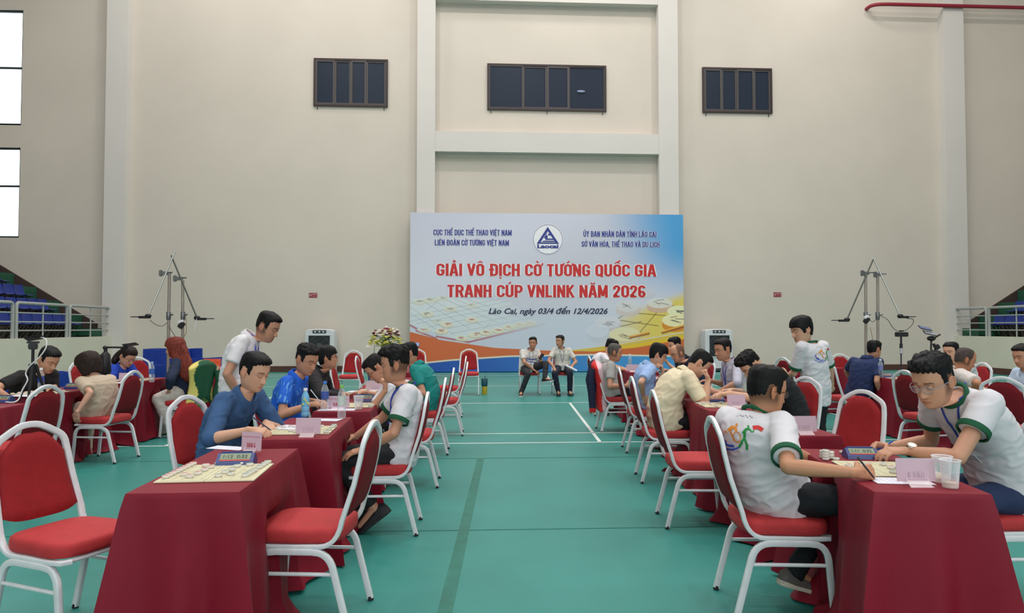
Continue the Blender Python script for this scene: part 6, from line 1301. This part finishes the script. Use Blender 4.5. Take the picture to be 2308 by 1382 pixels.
# ---- paired pole rigs with rods
def clampbox(p, R=None, s=1.0): return MB().box((0, 0, 0), (.10 * s, .05 * s, .05 * s), b=.008).box((-.06 * s, 0, 0), (.04 * s, .06 * s, .09 * s), b=.008).tube([(.04 * s, 0, .01), (.11 * s, -.02, .01)], .01, 8)
def rig(yb, poles, base_py, lab):
    for i, (px, pytop, rod, clamp_py, nm, pxb) in enumerate(poles):
        top = Y(px, pytop, yb); bot = Y(pxb, 850, yb); r = thing('pole_rig', lab + nm, 'pole', (bot.x, yb, 0), 0, 'camera poles'); Lc = lambda q: V(q) - V((bot.x, yb, 0))
        k = MB(); hh = .45
        k.tube([(0, 0, .05), Lc(top)], .021, 12); k.build('pole', m_galv, r)
        mid = Y((px + pxb) / 2, 712, yb); MB().lathe([(.028, -.06), (.032, -.05), (.032, .05), (.028, .06)], 14, Lc(mid)).tube([Lc(mid), Lc(mid) + V((.07, -.02, .02))], .012, 8).build('joint_collar', m_gry, r)
        c = clampbox(None); c.build('clamp', m_gry, r, 40, Lc(Y(clamp_py[0], clamp_py[1], yb)))
        for q in range(3): a = q * 2.09 + .5; MB().tube([(0, 0, .35), (.17 * math.cos(a), .17 * math.sin(a), .012)], .012, 8).build('leg', m_galv, r)
        a, b, m_ = rod; MB().tube([Lc(Y(*a, yb - .07)), Lc(Y(*b, yb - .25))], .0115, 10).build('rod', m_, r)
        e = Lc(Y(*b, yb - .27)); s = -1 if b[0] < px else 1
        MB().box(e + V((s * .05, 0, -.02)), (.16, .07, .035), 0, 0, None, .01).ell(e, (.045, .04, .03), 12, 8).box(e + V((s * .15, 0, -.015)), (.16, .09, .012), 0, 0, None, .004).build('phone_holder', m_blk, r)
rig(10.6, [(382, 616, ((395, 566), (334, 712), m_rod), (372, 616), 'with a bright rod to the left', 378), (412, 632, ((386, 576), (444, 716), m_rodd), (404, 628), 'with a dark rod to the right', 413)], 0, 'pole at the left behind the red-haired woman, ')
rig(10.9, [(1951, 618, ((1968, 585), (1909, 720), m_rodd), (1952, 616), 'with a dark rod to the left', 1951), (1978, 622, ((1969, 583), (2029, 712), m_rod), (1981, 619), 'with a bright rod to the right', 1978)], 0, 'pole at the right behind the navy polo man, ')
cable([Y(338, 722, 10.35), Y(352, 732, 10.4), Y(366, 735, 10.5), Y(377, 727, 10.55)], .005, m_dc, 'thin cable sagging from the left phone holder to its pole')
cable([Y(381, 730, 10.55), Y(386, 745, 10.5), Y(396, 760, 10.5), Y(400, 770, 10.5)], .005, m_dc, 'thin cable hanging down behind the red-haired woman')
cable([Y(418, 712, 10.5), Y(420, 730, 10.5), Y(419, 752, 10.5), Y(410, 763, 10.5), Y(402, 768, 10.5)], .005, mat('ochre_cable', (150, 126, 80), .5), 'ochre cable looping down the right pole of the left pair')
cable([Y(444, 716, 10.3), Y(441, 730, 10.3), Y(439, 744, 10.3)], .006, m_wc, 'short white cable dangling from the right phone holder of the left pair')
cable([Y(2044, 718, 10.6), Y(2058, 720, 10.6), Y(2056, 732, 10.6), Y(2040, 745, 10.6), Y(2024, 747, 10.6), Y(2012, 738, 10.65), Y(2000, 720, 10.7), Y(1986, 713, 10.8)], .006, m_dc, 'dark cable looping from the right phone holder to the pole')
cable([Y(1960, 722, 10.8), Y(1968, 725, 10.8), Y(1976, 718, 10.8)], .005, m_dc, 'short dark cable joining the two right poles')
cable([Y(1961, 738, 10.8), Y(1965, 755, 10.8), Y(1968, 775, 10.8)], .005, mat('ochre_cable', (150, 126, 80), .5), 'thin cable hanging from the power adapter on the right poles')
for (px, py, y_, lb) in ((409, 733, 10.5, 'black power adapter tied to the left pole pair'), (1953, 722, 10.8, 'yellowish power adapter tied to the right pole pair')):
    t = thing('power_adapter', lb, 'adapter', Y(px, py, y_)); MB().box((0, 0, 0), (.07, .05, .10), 0, 0, RX(40, 'Y'), .008).build('case', m_blk, t); MB().box((-.01, -.01, .05), (.08, .04, .04), 0, 0, RX(-20, 'Y'), .006).build('plug', m_wc, t)
# ---- air coolers
def cooler(x, lab):
    y = 22.75; t = thing('air_cooler', lab, 'fan', (x, y, 0), 0, 'air coolers by the wall'); W_, H_ = .90, 1.38; m = mat('cooler_white', (206, 210, 214), .4)
    rs = []; ol = []
    for (a, b) in ((-W_ / 2, .12), (-W_ / 2, H_ - .14), (-W_ / 2 + .03, H_ - .05), (-W_ / 2 + .10, H_ - .01), (0, H_ + .005), (W_ / 2 - .10, H_ - .01), (W_ / 2 - .03, H_ - .05), (W_ / 2, H_ - .14), (W_ / 2, .12)): ol.append((a, b))
    rs = [[(a * s, yy, .12 + (b - .12) * s2) for a, b in ol] for yy, s, s2 in ((-.27, .97, .985), (-.25, 1, 1), (.25, 1, 1), (.27, .97, .985))]; MB().rings(rs).build('housing', m, t, 30)
    MB().box((0, 0, .08), (W_ * .9, .5, .08), 0, 0, None, .01).build('base', mat('cooler_dark', (70, 76, 82), .5), t)
    for sx in (-.36, .36):
        for sy in (-.2, .2): MB().tube([(sx - .02, sy, .03), (sx + .02, sy, .03)], .03, 12, hint=V((0, 0, 1))).build('caster', m_blk, t)
    MB().box((0, -.272, H_ - .085), (.42, .01, .10), 0, 0, None, .003).build('control_panel', mat('panel_grey', (66, 68, 74), .35), t)
    for k in (-.13, 0, .12): MB().lathe([(.028, 0), (.024, .02), (0, .02)], 16, (k, -.277, H_ - .085), 0, RX(90)).build('knob', mat('knob_white', (206, 208, 212), .4), t)
    fr = MB(); a, z0, z1 = .33, .5, H_ - .2
    fr.box((0, -.28, z1 + .015), (a * 2 + .1, .03, .03)).box((0, -.28, z0 - .015), (a * 2 + .1, .03, .03)).box((-a - .02, -.28, (z0 + z1) / 2), (.04, .03, z1 - z0)).box((a + .02, -.28, (z0 + z1) / 2), (.04, .03, z1 - z0)); fr.build('grille_frame', m, t, 0)
    MB().box((0, -.2705, (z0 + z1) / 2), (a * 2, .006, z1 - z0)).build('fan_cavity', mat('cavity_black', (22, 24, 28), .7), t, 0)
    zc = (z0 + z1) / 2 + .02; MB().tube([(.31 * math.cos(q), -.278, zc + .31 * math.sin(q)) for q in np.linspace(0, 6.283, 33)[:-1]], .012, 6, closed=True).build('fan_ring', mat('fan_grey', (60, 64, 70), .5), t)
    for k in range(4): q = .785 + k * 1.571; MB().tube([(.09 * math.cos(q), -.277, zc + .09 * math.sin(q)), (.31 * math.cos(q), -.277, zc + .31 * math.sin(q))], .012, 6).build('spoke', mat('fan_grey', (60, 64, 70), .5), t)
    MB().lathe([(.09, 0), (.085, .012), (0, .016)], 24, (0, -.276, zc), 0, RX(90)).build('hub', mat('hub_grey', (76, 80, 84), .5), t)
    for k in range(13): z = z0 + .03 + k * (z1 - z0 - .05) / 12; MB().box((0, -.292, z), (a * 2, .014, .011)).build('slat', mat('slat_grey', (96, 100, 106), .45), t, 0)
cooler(Y(723, 780, 22.7).x, 'white air cooler by the wall behind the black hoodie man'); cooler(Y(1616, 780, 22.7).x, 'white air cooler by the wall behind the man in lavender')
# ---- flower arrangement on a clear stand
fy = 17.5; fp = Y(870, 800, fy); ft = thing('flower_arrangement', 'flower arrangement of white, red and yellow blooms on a clear stand', 'flowers', (fp.x, fy, 0)); zt = Y(870, 768, fy).z
st = thing('lectern', 'clear acrylic lectern under the flowers', 'lectern', (fp.x - .12, fy + .05, 0)); 
for s in (-.17, .02, .2): MB().tube([(s, 0, .03), (s, 0, Y(845, 775, fy).z - .06)], .008, 8).build('post', mat('post_grey', (130, 134, 138), .3), st)
MB().box((-.05, 0, .02), (.6, .4, .03), b=.005).build('base', m_acr, st); MB().box((-.05, -.02, Y(850, 776, fy).z - .04), (.62, .42, .012), 0, 0, RX(6)).build('top', m_acr, st)
rf = random.Random(9); cols = {'white_bloom': (226, 216, 206), 'red_bloom': (130, 34, 40), 'yellow_bloom': (206, 196, 90)}
MB().lathe([(.10, -.22), (.14, -.1), (.12, -.02)], 16, (0, 0, zt)).build('basket', mat('basket_green', (120, 130, 60), .7), ft)
for k in range(170):
    a = rf.uniform(0, 6.28); r_ = math.sqrt(rf.random()) * .40; h_ = .30 * math.sqrt(max(0, 1 - (r_ / .42) ** 2)); kind = 'yellow_bloom' if (r_ > .31 or rf.random() < .08) else ('red_bloom' if rf.random() < .32 else 'white_bloom')
    c = V((r_ * math.cos(a), r_ * math.sin(a) * .6, zt + .02 + h_ * rf.uniform(.35, 1.05) - (.16 * (r_ / .4) ** 2 if kind == 'yellow_bloom' else 0) + .0)); f = MB(); R0 = rf.uniform(.03, .044)
    for q in range(6):
        b = q * 1.047; f.ell(c + V((math.cos(b) * R0 * .6, math.sin(b) * R0 * .6, 0)), (R0 * .55, R0 * .55, R0 * .4), 6, 4)
    f.ell(c + V((0, 0, R0 * .2)), R0 * .5, 6, 4); f.build(kind, mat(kind, cols[kind], .6), ft)
for k in range(46):
    a = rf.uniform(0, 6.28); L = rf.uniform(.3, .58) if k % 6 else .72; c = V((0, 0, zt)); e = V((math.cos(a) * L, math.sin(a) * L * .6, zt + rf.uniform(-.12, .16))); m_ = (c + e) / 2 + V((0, 0, .10)); s = V((-math.sin(a), math.cos(a), 0)) * .013
    MB().add([c, m_ + s, e, m_ - s, m_ - V((0, 0, .004))], [(0, 1, 4), (1, 2, 4), (2, 3, 4), (3, 0, 4), (0, 3, 1), (1, 3, 2)]).build('leaf', mat('leaf_green', (74, 104, 54), .6), ft, 0)
# ---- blue barriers and notice
m_tarp = mat('blue_tarpaulin', (24, 56, 150), .4, bump=.5, bscale=7, vary=.1, vscale=3, spec=.5)
def barrier(pxa, pxb, pyt, y, lab, deg=0, z0=.02):
    a, b = Y(pxa, pyt, y), Y(pxb, pyt, y); L = (b - a).length; t = thing('court_barrier', lab, 'barrier', ((a.x + b.x) / 2, y, 0), math.radians(deg), 'blue court barriers'); h = a.z
    vs = []; n = 16
    for s in (-1, 1):
        for j in range(9):
            for i in range(n + 1): q = i / n; vs.append(((q - .5) * L, s * .02 + .018 * noise.noise(V((q * 7 + pxa, j * .9, s))) - .05 * (j / 8) + s * .015 * (1 - j / 8), z0 + (h - z0) * j / 8 + .008 * math.sin(q * 9 + pxa)))
    o = 9 * (n + 1); fs = []
    for j in range(8):
        for i in range(n): k = j * (n + 1) + i; fs += [(k, k + 1, k + n + 2, k + n + 1), (o + k, o + k + n + 1, o + k + n + 2, o + k + 1)]
    for i in range(n): fs += [(i, o + i, o + i + 1, i + 1), (8 * (n + 1) + i, 8 * (n + 1) + i + 1, o + 8 * (n + 1) + i + 1, o + 8 * (n + 1) + i)]
    for j in range(8): k = j * (n + 1); fs += [(k, k + n + 1, o + k + n + 1, o + k), (k + n, o + k + n, o + k + 2 * n + 1, k + 2 * n + 1)]
    MB().add(vs, fs).build('cover', m_tarp, t, 60)
    for s in (-1, 1): MB().box((s * L * .35, 0, .012), (.03, .4, .02)).build('foot', m_blk, t, 0)
barrier(326, 458, 786, 13.6, 'tall blue barrier behind the red-haired woman')
barrier(334, 430, 788, 13.45, 'blue barrier leaning in front of the tall one', 3)
barrier(300, 400, 822, 12.4, 'low blue barrier behind the small red chair', 2); barrier(430, 520, 808, 13.0, 'blue barrier behind the orange notice', -3)
barrier(450, 560, 806, 13.9, 'blue barrier partly behind the standing man', 2); barrier(118, 182, 837, 11.8, 'low blue barrier behind the woman in beige', 4); barrier(130, 205, 840, 11.5, 'crumpled blue barrier nearest the left tables', -4)
barrier(16, 60, 852, 10.5, 'low blue barrier at the far left edge'); barrier(210, 330, 826, 12.9, 'blue barrier behind the woman in blue', 2)
nt = thing('notice', 'orange paper notice propped on the far left table', 'sign', (*Z(478, 834, TH)[:2], TH + .004)); MB().box((0, 0, .09), (.27, .008, .17), 0, 0, RX(-8)).build('sheet', mat('orange_paper', (222, 92, 56), .6), nt, 0)
g = MB(); add_text(g, 'BÀN TRỌNG TÀI', lambda x, y: V((x, -.008 - .14 * (.13 + y - .09), .105 + y)), .21, .02); add_text(g, 'KHU VỰC', lambda x, y: V((x, -.008, .07 + y)), .12, .016); g.build('lettering', mat('notice_ink', (170, 50, 40), .6), nt, 0)
for i, (px, py) in enumerate(((488, 836), (500, 838), (476, 838))): t = thing('plastic_cup', ('small white cup beside the orange notice', 'white cup right of the orange notice', 'white cup left of the orange notice')[i], 'cup', (*Z(px, py, TH)[:2], TH + .004)); MB().lathe([(.025, 0), (.035, .07), (.033, .07), (.023, .004)], 14).build('cup_wall', m_wc, t)
# ---- garments over chair backs
def garment(prof, name, lab, colfn, mats, seed):
    """folded jacket: list of rows (z, y0, y1) draped each side of a chair back"""
    pass
def jacket(cx, cy, deg, lab, parts, topz=.97):
    t = thing('jacket', lab, 'jacket', (cx, cy, 0), math.radians(deg), None)
    for nm, rgb, y0, y1, zb, xo in parts:
        n, mrow = 14, 16; vs = []
        for sd in (0, 1):
            for j in range(mrow + 1):
                v = j / mrow; z = topz - (topz - zb) * v
                for i in range(n + 1):
                    u = i / n; y = y0 + (y1 - y0) * u; wv = .007 * math.sin(u * 9 + y0 * 40) * v + .004 * math.sin(u * 23 + v * 4)
                    x = -.30 + .12 * max(0, (topz - z)) * .3 - xo - .02 - wv - (.02 if sd else 0); y_ = y * (1 - .12 * v + .05 * math.sin(v * 6 + y0 * 9)); vs.append((x, y_, z - .05 * abs(2 * (y) / .42) ** 2.4 * (1 - v)))
        o = (n + 1) * (mrow + 1); fs = []
        for j in range(mrow):
            for i in range(n): k = j * (n + 1) + i; fs += [(k, k + n + 1, k + n + 2, k + 1), (o + k, o + k + 1, o + k + n + 2, o + k + n + 1)]
        for i in range(n): fs += [(i, i + 1, o + i + 1, o + i), (mrow * (n + 1) + i, o + mrow * (n + 1) + i, o + mrow * (n + 1) + i + 1, mrow * (n + 1) + i + 1)]
        for j in range(mrow): k = j * (n + 1); fs += [(k, o + k, o + k + n + 1, k + n + 1), (k + n, k + 2 * n + 1, o + k + 2 * n + 1, o + k + n)]
        MB().add(vs, fs).build(nm, mat('garment_%d_%d' % (rgb[0], rgb[1]), rgb, .8, bump=.15, bscale=80, vary=.05), t, 70)
    return t
def draped(cx, cy, deg, lab, zb, bands, seed, hw=.225, ztop=.985):
    """garment pulled over a chair back; bands = (limit, colour) from the rear face to the front one"""
    t = thing('jacket', lab, 'jacket', (cx, cy, 0), math.radians(deg)); rs = []; n = 64; M_ = 30
    for j in range(M_ + 1):
        v = j / M_; z = ztop - (ztop - zb) * v; xc = -.30 + .13 * (ztop - z); top = min(1, (v / .10 + .06) ** .6); r = []
        for k in range(n):
            a = 2 * math.pi * k / n; q = 1 + .10 * math.sin(a * 7 + seed + v * 2) * v + .06 * math.sin(a * 15 + seed * 2) * v
            zz = z - (.05 * math.sin(a * 3 + seed) + .06 * math.cos(a)) * v ** 4 - .07 * abs(math.sin(a)) ** 3 * (1 - v) ** 2
            r.append((xc + (.085 + .02 * v) * top * q * math.cos(a), hw * (.55 + .45 * top) * (1 - .18 * v + .10 * math.sin(v * 5 + seed)) * q ** .5 * math.sin(a), zz))
        rs.append(r)
    b = MB().rings(rs); col = []
    for j in range(M_ + 1):
        for k in range(n):
            x = math.cos(2 * math.pi * k / n) + .18 * math.sin(j * .25 + seed); c = bands[-1][1]
            for lim, cc in bands:
                if x < lim: c = cc; break
            col.append((*lin(c), 1))
    np_obj('jacket_body', np.array(b.v), b.f, mat('garment_cloth', (255, 255, 255), .8, bump=.1, bscale=80, attr='tint'), t, col)
    sl = MB(); x0, y0 = -.30, -hw * .75
    sl.tube([(x0 - .07, y0, .86), (x0 - .10, y0 - .02, .72), (x0 - .07, y0 + .01, .55), (x0 - .06, y0, zb + .02)], [.05, .06, .055, .045], 12); sl.build('sleeve', mat('garment_%d_%d' % (bands[0][1][0], bands[0][1][1]), bands[0][1], .8), t)
    sl = MB().tube([(x0 - .06, y0, zb + .03), (x0 - .06, y0, zb - .03)], [.047, .044], 12); sl.build('cuff', mat('garment_%d_%d' % (bands[1][1][0], bands[1][1][1]), bands[1][1], .8), t)
draped(1.98, 9.8, 0, 'red, navy and pink tracksuit jacket hung over the chair of the grey polo man', .30, [(-.72, (28, 34, 62)), (.1, (204, 40, 42)), (2, (220, 190, 196))], 1.0)
draped(-3.8, 9.6, 160, 'yellow and dark green jacket hung over the chair of the red-haired woman', .42, [(-.6, (26, 80, 54)), (2, (218, 202, 112))], 2.0, .24, 1.0)
draped(-5.25, 6.75, 20, 'black jacket on the chair at the left edge', .4, [(-.05, (26, 26, 28)), (2, (30, 28, 30))], 3.0)
# bag on the far right-hand chair and shoes/tumbler on the floor
tb = thing('tumbler', 'teal tumbler with an amber lower half on the floor beside the front chair', 'tumbler', (*Z(1092, 889, 0)[:2], 0)); MB().lathe([(.05, 0), (.055, .01), (.06, .17), (.05, .172)], 20).build('cup_body', mat('amber_drink', (196, 168, 50), .3), tb); MB().lathe([(.058, .172), (.066, .19), (.068, .33), (.06, .34), (0, .34)], 20).build('sleeve', mat('teal_sleeve', (28, 76, 92), .5), tb); MB().tube([(0.01, 0, .34), (.02, 0, .40)], .006, 8).build('straw', m_blk, tb)
bg = thing('backpack', 'black bag on the chair at the right edge behind the wristwatch man', 'bag', (2.9, 3.66, .49)); bb = MB().box((0, 0, .17), (.16, .34, .32), 0, 0, None, .05); bb.build('bag_body', mat('bag_black', (26, 28, 32), .8, bump=.2), bg, 60)
MB().tube([(-.08, .1, .3), (-.12, .1, .2), (-.09, .1, .06)], .014, 8).build('strap', m_blk, bg)
